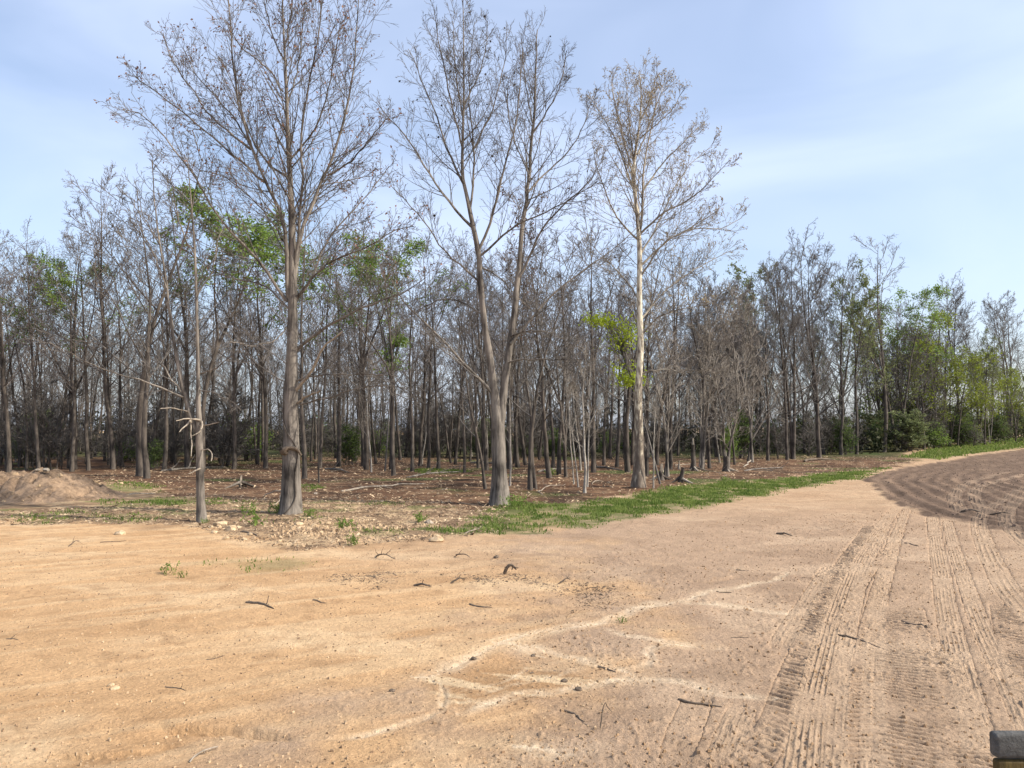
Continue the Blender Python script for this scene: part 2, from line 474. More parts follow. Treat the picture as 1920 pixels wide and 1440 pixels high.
LUGGED = [(LW(a), b, c, d, e) for a, b, c, d, e in LUGGED]

def mix(a, b, t):
    return a + (np.asarray(b) - a) * t[:, None]

def ground_at(x, y, color=False, solid=True):
    """Height of the soil surface and, if asked, its colour and the bump weight."""
    x = np.asarray(x, float).ravel(); y = np.asarray(y, float).ravel()
    r = np.hypot(x, y)
    z = base_h(x, y)
    n1 = fbm(x * .9, y * .9, 11, 4); n2 = fbm(x * 4, y * 4, 23, 4); n3 = fbm(x * 19, y * 19, 31, 4, .6)
    near = 1 - sstep(28, 45, r)
    wx, wy = x + .10 * (fbm(x * 3, y * 3, 41, 3) - .5), y + .10 * (fbm(x * 3, y * 3, 43, 3) - .5)
    wob = (fbm(x * 1.1, y * 1.1, 51, 4) - .5)
    field = sstep(-.12, .12, poly_sd(x, y, FIELD_POLY) + .9 * wob)
    fsd = poly_sd(x, y, FIELD_POLY)
    floor = sstep(-.6, .6, poly_sd(x, y, FLOOR_POLY) + 3.0 * wob)
    scrub = sstep(-.5, .7, poly_sd(x, y, SCRUB_POLY) + 2.2 * wob)
    grass = sstep(-.25, .25, poly_sd(x, y, GRASS_POLY) + 1.4 * wob)
    grass = np.maximum(grass, sstep(-.5, .5, poly_sd(x, y, GRASS2_POLY) + 1.4 * wob))
    # left sand against right loam: a line running away from the camera
    loam = sstep(-.9, .9, (x - (0.6 - 0.02 * y)) * .55 + 2.6 * wob + .9 * (n2 - .5) - 0.25 * (y - 8) * (y < 8))
    loam = np.maximum(loam * (1 - .35 * sstep(16, 26, y)), .5 * sstep(10, 14, y) * sstep(-5, 0, x))
    open_ = (1 - floor) * (1 - field)
    # ---- height
    z = z + .05 * (n1 - .5) * near + .016 * (n2 - .5) * near
    clod = np.maximum(n3 - .55, 0) * (0.075 * loam + .012) * sstep(.35, .65, fbm(x * 1.7, y * 1.7, 33, 3)) * open_ * near
    z = z + clod + .013 * (n3 - .5) * near * (.25 + .75 * loam)
    z = z + (floor + .7 * scrub * (1 - floor)) * .10 * (fbm(x * 2.6, y * 2.6, 61, 4) - .5) * near
    # grader streaks on the sand
    ca, sa = math.cos(.52), math.sin(.52)
    su, sv = x * ca + y * sa, -x * sa + y * ca
    st = fbm(su * .35, sv * 4.2, 71, 4)
    z = z + .022 * (st - .5) * (1 - loam) * open_ * near
    fur = np.sin(fsd * 2 * math.pi / .62 + 1.6 * (n1 - .5)) * .5 + .5
    z = z + field * ((.075 * fur + .05 * (fbm(x * 5, y * 5, 77, 4) - .5)) * (1 - sstep(30, 60, r)) - .03)
    pale = np.zeros_like(x); dark = np.zeros_like(x); press = np.zeros_like(x)
    for L, hw, dp in CHANNELS:
        dp = dp * .8
        i, lat, arc, tot = line_coords(wx, wy, L, hw * 3)
        if not len(i): continue
        e = np.clip(np.minimum(arc, tot - arc) / .35, .25, 1)
        v = fbm(arc * 2.2, lat * 6, 81, 3)
        m = 1 - sstep(.2, 1.25, np.abs(lat + .5 * hw * (fbm(arc * 3.1, 0 * arc, 83, 3) - .5)) / (hw * e * (.10 + 1.7 * v * v + .3 * v)))
        br = sstep(.30, .58, fbm(arc * 3.5, lat * 22, 85, 3))
        halo = 1 - sstep(.15, 1.0, np.abs(lat) / (hw * 2.9 * (.25 + v)))
        pale[i] = np.maximum(pale[i], np.maximum(m * (.20 + .65 * br), .42 * halo * e * (.4 + br))); z[i] -= dp * m
    for L, hw, dp in GROOVES:                     # little scarps: the near side has slumped
        i, lat, arc, tot = line_coords(wx, wy, L, .75)
        if not len(i): continue
        e = np.clip(np.minimum(arc, tot - arc) / .3, 0, 1)
        v = .45 + 1.1 * fbm(arc * 4, 0 * arc, 91, 3)
        lt = lat + .035 * (fbm(arc * 7, 0 * arc, 93, 3) - .5)
        drop = 1 - sstep(-.032, .032, lt)
        z[i] -= dp * e * v * drop * np.exp(np.minimum(lt, 0) / (dp * 4.5))
        m = 1 - sstep(.3, 1.1, np.abs(lt + hw * .5) / hw)
        z[i] -= dp * .7 * m * e * v
    fan = sstep(-.06, .1, poly_sd(wx, wy, FAN_POLY) + .5 * wob)
    for k, (L, hw, *rest) in enumerate(LUGGED + RIBBED):
        i, lat, arc, tot = line_coords(x, y, L, hw * 1.3)
        if not len(i): continue
        e = (1 - sstep(.78, .98, np.abs(lat) / hw)) * np.clip(np.minimum(arc, tot - arc) / .35, 0, 1)
        if not solid: z[i] -= (.075 if k < len(LUGGED) else .045) * e
        press[i] = np.maximum(press[i], e * (.25 if k < len(LUGGED) else .8))
    # bare mound of old spoil on the left keeps its own object; nothing here
    if not color:
        return z
    C = np.tile(np.array([.50, .318, .168]), (len(x), 1))                    # orange sand
    C = mix(C, (.59, .42, .25), .75 * sstep(.5, .72, fbm(x * .55 + 4, y * 1.1, 101, 4)))
    C = mix(C, (.425, .258, .130), .7 * sstep(.48, .72, fbm(x * .8, y * 1.4, 103, 4)))
    C = mix(C, (.34, .205, .105), .5 * sstep(.60, .74, fbm(x * 5, y * 5, 104, 4)))
    C = mix(C, (.62, .45, .27), .40 * sstep(.5, .72, st))
    LO = np.tile(np.array([.375, .262, .174]), (len(x), 1))                  # loam
    LO = mix(LO, (.285, .195, .128), .6 * sstep(.48, .72, fbm(x * 1.3, y * 1.3, 107, 4)))
    LO = mix(LO, (.475, .345, .232), .6 * sstep(.5, .75, fbm(x * .7, y * .9, 109, 4)))
    C = C + (LO - C) * np.clip(loam, 0, 1)[:, None]
    C = mix(C, (.335, .20, .10), .8 * fan)
    C = mix(C, (.60, .45, .28), .8 * fan * sstep(.55, .70, fbm((x * .96 - y * .28) * 1.2, (x * .28 + y * .96) * 9, 105, 4)))
    C = mix(C, (.74, .60, .42), np.clip(pale, 0, 1) * .75)
    C = mix(C, (.455, .33, .22), .6 * press * loam)
    sc = scrub * open_
    SC = np.tile(np.array([.245, .165, .10]), (len(x), 1))
    SC = mix(SC, (.45, .325, .195), .9 * sstep(.48, .64, fbm(x * 1.6, y * 1.6, 113, 5)))
    SC = mix(SC, (.16, .105, .066), sstep(.55, .68, fbm(x * 2.3, y * 2.3, 115, 5)))
    SC = mix(SC, (.12, .15, .045), .7 * sstep(.54, .66, fbm(x * .8, y * 1.0, 117, 4)) * sstep(18, 21, y))
    C = C + (SC - C) * (sc * .9)[:, None]
    FL = np.tile(np.array([.125, .070, .042]), (len(x), 1))
    FL = mix(FL, (.065, .040, .026), sstep(.48, .66, fbm(x * .5, y * .9, 119, 4)))
    FL = mix(FL, (.235, .150, .090), .7 * sstep(.52, .7, fbm(x * 1.2, y * 2.0, 121, 4)))
    FL = mix(FL, (.075, .10, .03), .8 * sstep(.6, .72, fbm(x * .22, y * .3, 123, 4)))
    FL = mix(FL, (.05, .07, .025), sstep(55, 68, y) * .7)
    C = C + (FL - C) * floor[:, None]
    FD = np.tile(np.array([.175, .120, .084]), (len(x), 1))
    FD = mix(FD, (.140, .094, .065), sstep(.45, .7, fbm(x * 1.5, y * 1.5, 127, 4)))
    FD = mix(FD, (.25, .172, .115), .6 * sstep(.52, .72, fbm(fsd * 1.2, (x + y) * .25, 129, 4)))
    FD = mix(FD, (.095, .064, .045), .5 * sstep(.52, .66, fbm(fsd * 5.5, (x + y) * .35, 131, 4)))
    FD = mix(FD, (.33, .24, .165), .55 * press)
    C = C + (FD - C) * field[:, None]
    C = mix(C, (.115, .13, .045), .85 * grass * (.55 + .45 * sstep(.4, .6, n2)))
    for gp in GRASS_PATCHES:
        C = mix(C, (.16, .15, .06), .5 * sstep(-.3, .5, poly_sd(x, y, gp) + 1.5 * wob))
    C = mix(C, (.2, .13, .07), dark)
    C *= (.86 + .28 * n3)[:, None]
    return z, np.clip(C, 0, 1)

def gz(x, y): return float(ground_at([x], [y])[0])

# one sheet, finely divided where the relief is fine, out to the horizon
def build_ground():
    rr = np.concatenate([[0.6, 1.5, 2.5], np.geomspace(3.9, 46, 470), np.geomspace(47, 130, 40), np.geomspace(140, 1500, 14)])
    dense = np.radians(np.linspace(-42, 42, 640)); coarse = np.radians(np.linspace(47, 313, 62)[1:-1])
    th = np.concatenate([dense, coarse])
    Rg, Th = np.meshgrid(rr, th, indexing='ij')
    x, y = (Rg * np.sin(Th)).ravel(), (Rg * np.cos(Th)).ravel()
    z, C = ground_at(x, y, True, False)
    n, m = len(rr), len(th)
    i = np.arange(n - 1)[:, None] * m; j = np.arange(m)[None, :]; j2 = (j + 1) % m
    F = np.stack([i + j, i + m + j, i + m + j2, i + j2], -1).reshape(-1, 4)[:, ::-1]
    V = np.stack([x, y, z], 1)
    V = np.vstack([V, [[0, 0, 0]]])
    C = np.vstack([C, C[:1]])
    T = np.stack([np.full(m, len(V) - 1), j2[0], j[0]], 1)
    me = mesh_np('ground', V, [F, T])
    at_ = me.color_attributes.new('soil', 'FLOAT_COLOR', 'POINT')
    at_.data.foreach_set('color', np.hstack([C, np.ones((len(C), 1))]).astype(np.float32).ravel())
    m_, nd, l, b = new_mat('soil')
    va = nd.new('ShaderNodeVertexColor'); va.layer_name = 'soil'
    tc = nd.new('ShaderNodeTexCoord')
    a = nd.new('ShaderNodeTexNoise'); a.inputs['Scale'].default_value = 26; a.inputs['Detail'].default_value = 8; a.inputs['Roughness'].default_value = .68
    l.new(tc.outputs['Object'], a.inputs['Vector'])
    c = nd.new('ShaderNodeTexNoise'); c.inputs['Scale'].default_value = 3.5; c.inputs['Detail'].default_value = 6; c.inputs['Roughness'].default_value = .6
    l.new(tc.outputs['Object'], c.inputs['Vector'])
    r1 = nd.new('ShaderNodeMapRange'); r1.inputs['From Min'].default_value = .3; r1.inputs['From Max'].default_value = .7
    r1.inputs['To Min'].default_value = .80; r1.inputs['To Max'].default_value = 1.16
    l.new(a.outputs['Fac'], r1.inputs['Value'])
    r2 = nd.new('ShaderNodeMapRange'); r2.inputs['From Min'].default_value = .3; r2.inputs['From Max'].default_value = .7
    r2.inputs['To Min'].default_value = .90; r2.inputs['To Max'].default_value = 1.1
    l.new(c.outputs['Fac'], r2.inputs['Value'])
    mu = nd.new('ShaderNodeMath'); mu.operation = 'MULTIPLY'
    l.new(r1.outputs[0], mu.inputs[0]); l.new(r2.outputs[0], mu.inputs[1])
    vm = nd.new('ShaderNodeVectorMath'); vm.operation = 'SCALE'
    l.new(va.outputs['Color'], vm.inputs[0]); l.new(mu.outputs[0], vm.inputs['Scale'])
    l.new(vm.outputs[0], b.inputs['Base Color'])
    b.inputs['Roughness'].default_value = 1.0
    b.inputs['Specular IOR Level'].default_value = 0.08
    bp = nd.new('ShaderNodeBump'); bp.inputs['Strength'].default_value = .9; bp.inputs['Distance'].default_value = .045
    l.new(a.outputs['Fac'], bp.inputs['Height']); l.new(bp.outputs['Normal'], b.inputs['Normal'])
    return link('ground', me, m_, kind='structure', label='bare orange and brown soil with tyre tracks and washed channels')
GROUND = build_ground()
M_SOIL = GROUND.data.materials[0]

def track(L, hw, nlat, step, prof, seed, deep=False):
    """A tyre print pressed into the soil; prof(lat, arc) gives the relief of the tread."""
    tot = np.linalg.norm(np.diff(L, axis=0), axis=1).sum()
    n = max(8, int(tot / step))
    P = resample(L, n, 1)
    T = np.gradient(P, axis=0); T /= np.linalg.norm(T, axis=1, keepdims=True)
    N = np.stack([-T[:, 1], T[:, 0]], 1)
    a = np.linspace(0, tot, n)
    lat = np.linspace(-1.12, 1.12, nlat) * hw
    X = P[:, None] + N[:, None] * lat[None, :, None]
    x, y = X[..., 0].ravel(), X[..., 1].ravel()
    A, La = np.meshgrid(a, lat, indexing='ij'); A, La = A.ravel(), La.ravel()
    z, C = ground_at(x, y, True)
    e = (1 - sstep(.86, 1.1, np.abs(La) / hw)) * np.clip(np.minimum(A, tot - A) / .45, 0, 1)
    r = fbm(x * 30, y * 30, seed, 3)
    d, tint = prof(La, A, x, y, seed)
    w = sstep(.28, .56, fbm(x * 1.6, y * 1.6, seed + 5, 4))              # worn stretches
    if deep: w = np.maximum(w, .85)
    z = z + d * e * w + .009 * (r - .5) - .028 * (1 - e) ** 2
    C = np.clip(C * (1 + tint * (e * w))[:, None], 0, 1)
    i = np.arange(n - 1)[:, None] * nlat; j = np.arange(nlat - 1)[None, :]
    F = np.stack([i + j, i + nlat + j, i + nlat + j + 1, i + j + 1], -1).reshape(-1, 4)[:, ::-1]
    me = mesh_np('tyre_track', np.stack([x, y, z], 1), F)
    ca = me.color_attributes.new('soil', 'FLOAT_COLOR', 'POINT')
    ca.data.foreach_set('color', np.hstack([C, np.ones((len(C), 1))]).astype(np.float32).ravel())
    link('tyre_track', me, M_SOIL, GROUND)

for k, (L, hw, ribs, sg) in enumerate(RIBBED):
    def rib_prof(lat, arc, x, y, sd, hw=hw, ribs=ribs, sg=sg):
        c = np.abs(((lat / hw + 1) * .5 * ribs) % 1 - .5) * 2
        g = sstep(.66, .93, c + .12 * (fbm(x * 9, y * 9, sd + 3, 2) - .5))
        ph = np.floor((lat / hw + 1) * .5 * ribs)
        sipe = sstep(.80, .92, np.abs(((arc / .055 + ph * .37) % 1) - .5) * 2) * .35
        wide = np.clip(hw / .11, 1, 2)
        amp = .55 + .6 * fbm(arc * .9, lat * 3, sd + 9, 3)
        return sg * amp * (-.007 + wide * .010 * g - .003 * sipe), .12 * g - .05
    track(L, hw, ribs * 6 + 3, .045 if k < 5 or k > 8 else .12, rib_prof, 500 + 11 * k)
for k, (L, hw, sp_, sl, dp) in enumerate(LUGGED):
    def lug_prof(lat, arc, x, y, sd, hw=hw, sp_=sp_, sl=sl, dp=dp):
        u = (arc + sl * lat * (1 if k % 2 else -1) + .35 * sp_ * (fbm(x * 5, y * 5, sd + 1, 2) - .5)) / sp_
        cell = np.floor(u); f = u - cell
        on = hash2(cell, np.zeros_like(cell), sd)
        half = hash2(cell, np.ones_like(cell), sd)
        span = 1 - sstep(.55, .75, np.abs(lat / hw - .5 * (half - .5)) - .25 * on)
        bar = sstep(.04, .14, f) * (1 - sstep(.34, .46, f)) * span
        if hw > .18:                                                     # crawler plate: broken into pads
            bar = bar * (.35 + .65 * sstep(.25, .45, np.abs((lat / hw * 2.1 + .3 * on) % 1 - .5) * 2))
        lip = np.exp(-((f - .58) / .10) ** 2) * span
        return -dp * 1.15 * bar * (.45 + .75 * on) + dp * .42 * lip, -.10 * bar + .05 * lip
    track(L, hw, 20 if hw < .18 else 32, sp_ / 9, lug_prof, 700 + 13 * k, dp > .05)

# ------------------------------------------------------------------ the spoil mound on the left
def build_mound():
    n, m = 150, 80
    c = at(20, 935); 
    X, Y = np.meshgrid(np.linspace(-9.5, 4.6, n), np.linspace(-3.2, 4.5, m), indexing='ij')
    x, y = X.ravel(), Y.ravel()
    wx, wy = x + .8 * (fbm(x * .6, y * .6, 201, 3) - .5), y + .8 * (fbm(x * .6, y * .6, 203, 3) - .5)
    h = .88 * np.exp(-(np.maximum(np.abs(wx + 3.0) - 3.9, 0) / 1.55) ** 2) * np.exp(-(np.maximum(np.abs(wy - .5) - .35, 0) / 1.25) ** 2)
    h = h * (.86 + .32 * fbm(x * .7, y * .7, 205, 3)) + (.34 * (fbm(x * 1.4, y * 1.4, 207, 5, .6) - .5) + .16 * (fbm(x * 6, y * 6, 209, 3) - .5)) * sstep(.03, .3, h)
    gul = np.abs(fbm(x * 2.0 + .3 * y, y * .5, 211, 3) - .5)
    h = h - .22 * (1 - sstep(.0, .09, gul)) * sstep(.1, .4, h) + .12 * np.maximum(fbm(x * 9, y * 9, 213, 3) - .55, 0) * sstep(.05, .2, h) * 3
    h = h - .075
    z = base_h(x + c[0], y + c[1]) + h - c[2]
    i = np.arange(n - 1)[:, None] * m; j = np.arange(m - 1)[None, :]
    F = np.stack([i + j, i + m + j, i + m + j + 1, i + j + 1], -1).reshape(-1, 4)
    me = mesh_np('dirt_mound', np.stack([x, y, z], 1), F)
    mat = bark('mound_soil', (0.125, 0.082, 0.050), (0.33, 0.226, 0.142), 3.5, 3.5, 1.0)
    o = link('dirt_mound', me, mat, label='low weathered mound of brown spoil at the left edge of the clearing', category='dirt mound')
    o.location = c
    rng = np.random.default_rng(8)
    k = rng.choice(np.nonzero(h > .02)[0], 420)
    q = np.stack([x[k] + rng.normal(size=420) * .05, y[k] + rng.normal(size=420) * .05, z[k]], 1)
    sz = .03 * np.clip(rng.lognormal(0, .6, 420), .4, 3.2)[:, None, None]
    cube = np.array([[-1, -1, -1], [1, -1, -1], [1, 1, -1], [-1, 1, -1], [-.6, -.6, .7], [.6, -.7, .8], [.7, .6, .6], [-.7, .6, .7]]) * np.array([1, .8, .6])
    V = q[:, None] + cube[None] * sz * rng.uniform(.6, 1.3, (420, 8, 3))
    i = np.arange(420)[:, None] * 8
    T = np.concatenate([i + np.array([[a, (a + 1) % 4, 4 + (a + 1) % 4, 4 + a]]) for a in range(4)] + [i + np.array([[4, 5, 6, 7]])])
    link('clods', mesh_np('clods', V.reshape(-1, 3), T, False), M_RUBBLE, o, kind='stuff')
    return c
MOUND = build_mound()

# ------------------------------------------------------------------ trees
def tree_from(name, loc, label, group, stems, limbs, crowns, mats, leaves=None, category='tree', extra=None):
    """stems, limbs: lists of (P, R) world polylines; crowns: list of (P[B,N,3], R[B,N], K)."""
    root = empty(name, loc, label, category, group)
    off = np.asarray(loc, float)
    rng = np.random.default_rng(3)
    b = Buf()
    for P, r in stems:
        tubes(b, P[None] - off, r[None], 12, rng, .16)
    link('trunk', b.mesh('trunk'), mats[0], root)
    for P, r in limbs:
        b = Buf(); tubes(b, P[None] - off, r[None], 7, rng, .12)
        link('limb', b.mesh('limb'), mats[1], root)
    b = Buf()
    for P, r, K in crowns:
        tubes(b, P - off, r, K)
    cr = link('crown', b.mesh('crown'), mats[2], root)
    if leaves is not None:
        nm, C, size, mat, asp = leaves
        b = Buf(); leaf_quads(b, C - off, size, rng, asp)
        link(nm, b.mesh(nm, False), mat, cr, kind='stuff')
    return root

def px_limb(pts, Y, dy, r0, r1, n, rng, wig=.014):
    """A limb through photo pixels at depth Y, drifting dy metres in depth; radii in metres."""
    pts = np.array(pts, float)
    Q = resample(pts, n, 2)
    t = np.linspace(0, 1, n)
    P = np.array([on_plane(q[0], q[1], Y + dy * tt ** 1.2) for q, tt in zip(Q, t)])
    P[1:] += rng.normal(size=(n - 1, 3)) * wig
    return P, r0 + (r1 - r0) * t ** .75

def ramify(parents, rng, spec):
    """parents: (P, R) lists -> levels of finer branches; spec: one dict per level."""
    out = []
    cur = [(P[None], r[None]) for P, r in parents]
    for s in spec:
        nxt = []
        for P, r in cur:
            L = np.linalg.norm(np.diff(P[0], axis=0), axis=1).sum() if P.shape[0] == 1 else None
            n = s['n'] if L is None else max(2, int(round(s['per_m'] * L)))
            nxt.append(spawn(P, r, n, s.get('t0', .2), s.get('t1', 1.), s['ang'], s['ratio'], s['N'], s['up'], s['wig'], rng,
                             rmin=s['rmin'], rr=s.get('rr', .5), lmin=s.get('lmin', 0), lmax=s.get('lmax', 99), tipbias=s.get('tipbias', .55), flat=s.get('flat')))
        P = np.concatenate([a for a, _ in nxt]); r = np.concatenate([b for _, b in nxt])
        out.append((P, r, s['K']))
        cur = [(P, r)]
    return out

def tips(P, frac, rng, per=1, zmin=-1e9):
    k = P[rng.random(len(P)) < frac]
    pts = [k[:, -1]]
    for _ in range(per - 1):
        t = rng.random(len(k))[:, None]
        pts.append(k[:, -2] * (1 - t) + k[:, -1] * t + rng.normal(size=(len(k), 3)) * .02)
    p = np.concatenate(pts)
    return p[p[:, 2] > zmin]

def trunk_px(pts, Y, widths, n, rng, z_root):
    """Trunk through pixels with widths in pixels; a flare into the soil at the foot."""
    pts = np.array(pts, float)
    A = np.column_stack([pts, widths])
    A = resample(A, n, 1)
    P = np.array([on_plane(a[0], a[1], Y) for a in A])
    r = A[:, 2] * .44 * Y / F_PX
    P[0, 2] = z_root - .12
    z = P[:, 2] - z_root
    r = r * (1 - .2 * np.clip((z - 1) / 4, 0, 1))
    r = r * (1 + .20 * np.exp(-np.maximum(z, 0) / .22))
    return P, r

SPEC_HERO = [dict(per_m=4.3, t0=.12, ang=(22, 52), ratio=.38, N=8, K=3, up=.085, wig=.045, rmin=.0078, rr=.42, lmin=.4, lmax=2.1, tipbias=.70),
             dict(n=7, t0=.12, ang=(25, 60), ratio=.46, N=4, K=3, up=.08, wig=.055, rmin=.0052, lmin=.18, lmax=.9, tipbias=.7),
             dict(n=3, t0=.25, ang=(22, 50), ratio=.5, N=2, K=3, up=.10, wig=.15, rmin=.0045, lmin=.10, lmax=.42)]

def hero_budding():
    rng = np.random.default_rng(101)
    b = at(545, 963); Y = b[1]
    tr = trunk_px([(545, 968), (546, 900), (546, 830), (545, 740), (548, 650), (549, 560), (548, 437), (544, 331), (539, 250), (537, 156), (531, 56), (528, -60), (526, -130)], Y,
                  [46, 38, 36, 31, 28, 25, 19, 14, 11, 8, 5, 3, 2], 46, rng, b[2])
    Lm = [([(541, 560), (537, 447), (519, 375), (500, 344), (481, 297), (462, 250), (447, 194), (440, 160), (437, 94), (428, 10), (425, -60)], -1.2, 11),
          ([(500, 344), (469, 319), (437, 291), (416, 272), (387, 247), (356, 222), (325, 194), (294, 175), (269, 156), (247, 137)], -.8, 6),
          ([(470, 280), (425, 244), (387, 212), (362, 169), (334, 131), (316, 100), (306, 62)], .9, 6),
          ([(476, 285), (444, 225), (400, 175), (362, 134), (345, 90)], 1.8, 5),
          ([(539, 565), (496, 504), (454, 454), (412, 412), (387, 369), (369, 337), (359, 316), (331, 291), (316, 266), (284, 225), (250, 206), (228, 203)], -1.6, 8),
          ([(542, 579), (500, 533), (442, 525), (400, 508), (350, 470)], 1.4, 5),
          ([(550, 540), (562, 447), (575, 406), (594, 369), (609, 331), (628, 281), (641, 241), (653, 194), (662, 131), (669, 78), (672, 0), (670, -50)], 1.2, 11),
          ([(551, 520), (563, 437), (564, 375), (569, 337), (564, 290), (564, 219), (575, 187), (581, 156), (590, 109), (600, 40), (604, -40)], -1.6, 8),
          ([(615, 328), (647, 312), (678, 281), (700, 250), (731, 219)], -1.0, 5),
          ([(554, 567), (587, 521), (596, 483), (625, 431), (669, 390), (700, 350), (728, 312)], .8, 7),
          ([(552, 660), (596, 621), (667, 583), (712, 562), (762, 548), (800, 520)], -1.0, 9),
          ([(554, 562), (600, 504), (633, 483), (692, 462), (742, 429), (775, 425)], -1.8, 6),
          ([(552, 715), (583, 704), (667, 700), (745, 705)], -2.0, 4),
          ([(552, 760), (625, 746), (650, 729), (733, 721), (775, 733)], -1.4, 4),
          ([(531, 172), (512, 141), (481, 109), (450, 87), (425, 47)], -.9, 4.5),
          ([(539, 200), (559, 131), (566, 62), (572, 0)], .8, 4.5),
          ([(537, 331), (506, 312), (481, 281), (456, 219), (444, 172), (420, 120)], 1.5, 6),
          ([(537, 120), (510, 70), (495, 0), (490, -70)], .5, 4), ([(534, 90), (548, 20), (552, -70)], -.5, 4),
          ([(544, 470), (500, 400), (470, 370), (420, 330), (380, 320)], 2.2, 5), ([(546, 420), (590, 350), (640, 340), (700, 330)], 2.2, 4.5),
          ([(545, 600), (520, 640), (470, 650), (430, 640)], -1.5, 4), ([(542, 300), (590, 250), (610, 190), (625, 120), (640, 40)], -1.5, 5)]
    limbs = [px_limb(p, Y, dy, w * .42 * Y / F_PX, .010, 16, rng) for p, dy, w in Lm]
    lv = ramify(limbs + [(tr[0][20:], tr[1][20:])], rng, SPEC_HERO)
    fin = lv[2][0]
    buds = tips(fin, .38, rng, 1, 6.0)
    root = tree_from('tall_tree', b, 'tallest tree, grey trunk with wide bare limbs and rusty buds, left of centre', None,
                     [tr], limbs, lv, (M_GREYBARK, M_GREYBARK, M_TWIG), ('buds', buds, .07, M_BUDS, .55))
    # dead stub and torn branch collar, and the vine that climbs the foot
    bb = Buf()
    for p, dy, w in (([(552, 735), (583, 700), (608, 646), (640, 622)], -1.0, 8), ([(555, 757), (575, 742), (600, 732)], -.8, 5)):
        P, r = px_limb(p, Y, dy, w * .5 * Y / F_PX, .02, 9, rng, .015)
        bb = Buf(); tubes(bb, P[None] - b, r[None], 6, rng, .2)
        link('dead_branch', bb.mesh('dead_branch'), M_DEADWOOD, root, label='bleached broken branch')
    t = np.linspace(0, 1, 40)
    tx = np.interp(t * 3.6 + b[2], tr[0][:, 2], tr[0][:, 0]); trr = np.interp(t * 3.6 + b[2], tr[0][:, 2], tr[1])
    a = -1.9 + 1.3 * np.sin(t * 5) + .3 * np.sin(t * 17)
    P = np.stack([tx + (trr + .015) * np.cos(a), Y + (trr + .015) * np.sin(a), b[2] + t * 3.6], 1)
    bb = Buf(); tubes(bb, P[None] - b, np.full((1, 40), .017), 5)
    link('vine', bb.mesh('vine'), M_DARKBARK, root)
    # broken burl
    bb = Buf(); q = on_plane(538, 845, Y); 
    P = np.array([q + (0.02, -.12, -.1), q + (-.02, -.24, .02), q + (.12, -.25, .09), q + (.32, -.2, .06), q + (.42, -.16, -.12)])
    tubes(bb, resample(P, 12, 1)[None] - b, (np.array([.03, .10, .12, .10, .07, .05, .05, .045, .04, .04, .035, .03]))[None], 7, rng, .4)
    link('burl', bb.mesh('burl'), M_STICK, root)
hero_budding()

def hero_double():
    rng = np.random.default_rng(202)
    b = at(938, 946); Y = b[1]
    s1 = trunk_px([(938, 950), (936, 900), (935, 850), (934, 790), (926, 728), (919, 671), (908, 608), (900, 525), (898, 475), (886, 419), (875, 365), (866, 328), (868, 255), (870, 164), (869, 73), (868, -5)], Y,
                  [42, 32, 31, 30, 19, 18, 16, 15, 14, 12, 10, 9, 7, 5, 3.5, 2], 46, rng, b[2])
    s2 = px_limb([(937, 800), (943, 750), (952, 671), (965, 587), (969, 546), (975, 480), (979, 419), (992, 346), (995, 273), (1001, 219), (1004, 146), (1008, 55)], Y, .8, 8.6 * Y / F_PX, .015, 36, rng, .01)
    Lm = [([(900, 480), (937, 448), (977, 416), (1017, 401), (1080, 370), (1120, 340)], -1.2, 6),
          ([(897, 470), (910, 440), (926, 394), (941, 339), (952, 284), (970, 226), (975, 150), (982, 90)], -.8, 7),
          ([(884, 425), (846, 383), (809, 335), (780, 284), (755, 248), (722, 211), (704, 190)], -1.0, 7),
          ([(872, 350), (846, 303), (828, 255), (820, 211), (798, 171), (784, 128), (766, 91)], .9, 6),
          ([(880, 400), (890, 328), (888, 255), (879, 200), (882, 109), (890, 40)], 1.2, 6),
          ([(868, 280), (846, 193), (835, 146), (820, 66), (813, 18)], -.8, 5),
          ([(888, 280), (919, 219), (933, 175), (948, 109), (950, 60)], .6, 4.5),
          ([(928, 745), (900, 712), (875, 687), (842, 650), (796, 604), (758, 571), (725, 504)], -1.3, 8),
          ([(900, 530), (862, 496), (833, 471), (800, 421), (783, 400), (760, 375), (736, 350)], -1.0, 5),
          ([(958, 630), (990, 618), (1033, 625), (1060, 640)], -1.0, 4.5),
          ([(953, 680), (990, 672), (1033, 675), (1100, 673)], -1.2, 4),
          ([(957, 645), (1000, 592), (1033, 554), (1092, 508), (1167, 454), (1200, 420)], .6, 7),
          ([(972, 520), (990, 490), (1010, 437), (1046, 394), (1100, 346), (1130, 300)], -1.0, 7),
          ([(990, 360), (1028, 317), (1064, 292), (1094, 237), (1110, 190)], 1.0, 5),
          ([(998, 250), (1039, 190), (1057, 138), (1061, 95)], -.6, 4),
          ([(998, 230), (984, 153), (980, 90)], .6, 4), ([(992, 330), (962, 260), (948, 200), (955, 140)], 1.4, 4),
          ([(869, 200), (900, 140), (912, 80), (915, 40)], .8, 4), ([(868, 220), (850, 120), (850, 40)], 1.0, 4),
          ([(899, 500), (940, 520), (970, 560), (1010, 590)], 1.8, 4), ([(905, 590), (860, 560), (820, 560), (770, 590)], 1.6, 4.5)]
    limbs = [px_limb(p, Y, dy, w * .42 * Y / F_PX, .010, 15, rng) for p, dy, w in Lm]
    lv = ramify(limbs + [(s1[0][26:], s1[1][26:]), (s2[0][16:], s2[1][16:])], rng, SPEC_HERO)
    seeds = tips(lv[2][0], .022, rng, 1, 6.5)
    tree_from('double_stemmed_tree', b, 'double-stemmed bare tree forking low, at the left end of the grass verge', None,
              [s1, s2], limbs, lv, (M_GREYBARK, M_GREYBARK, M_TWIG), ('seed_heads', seeds, .075, M_SEEDS, .9))
hero_double()

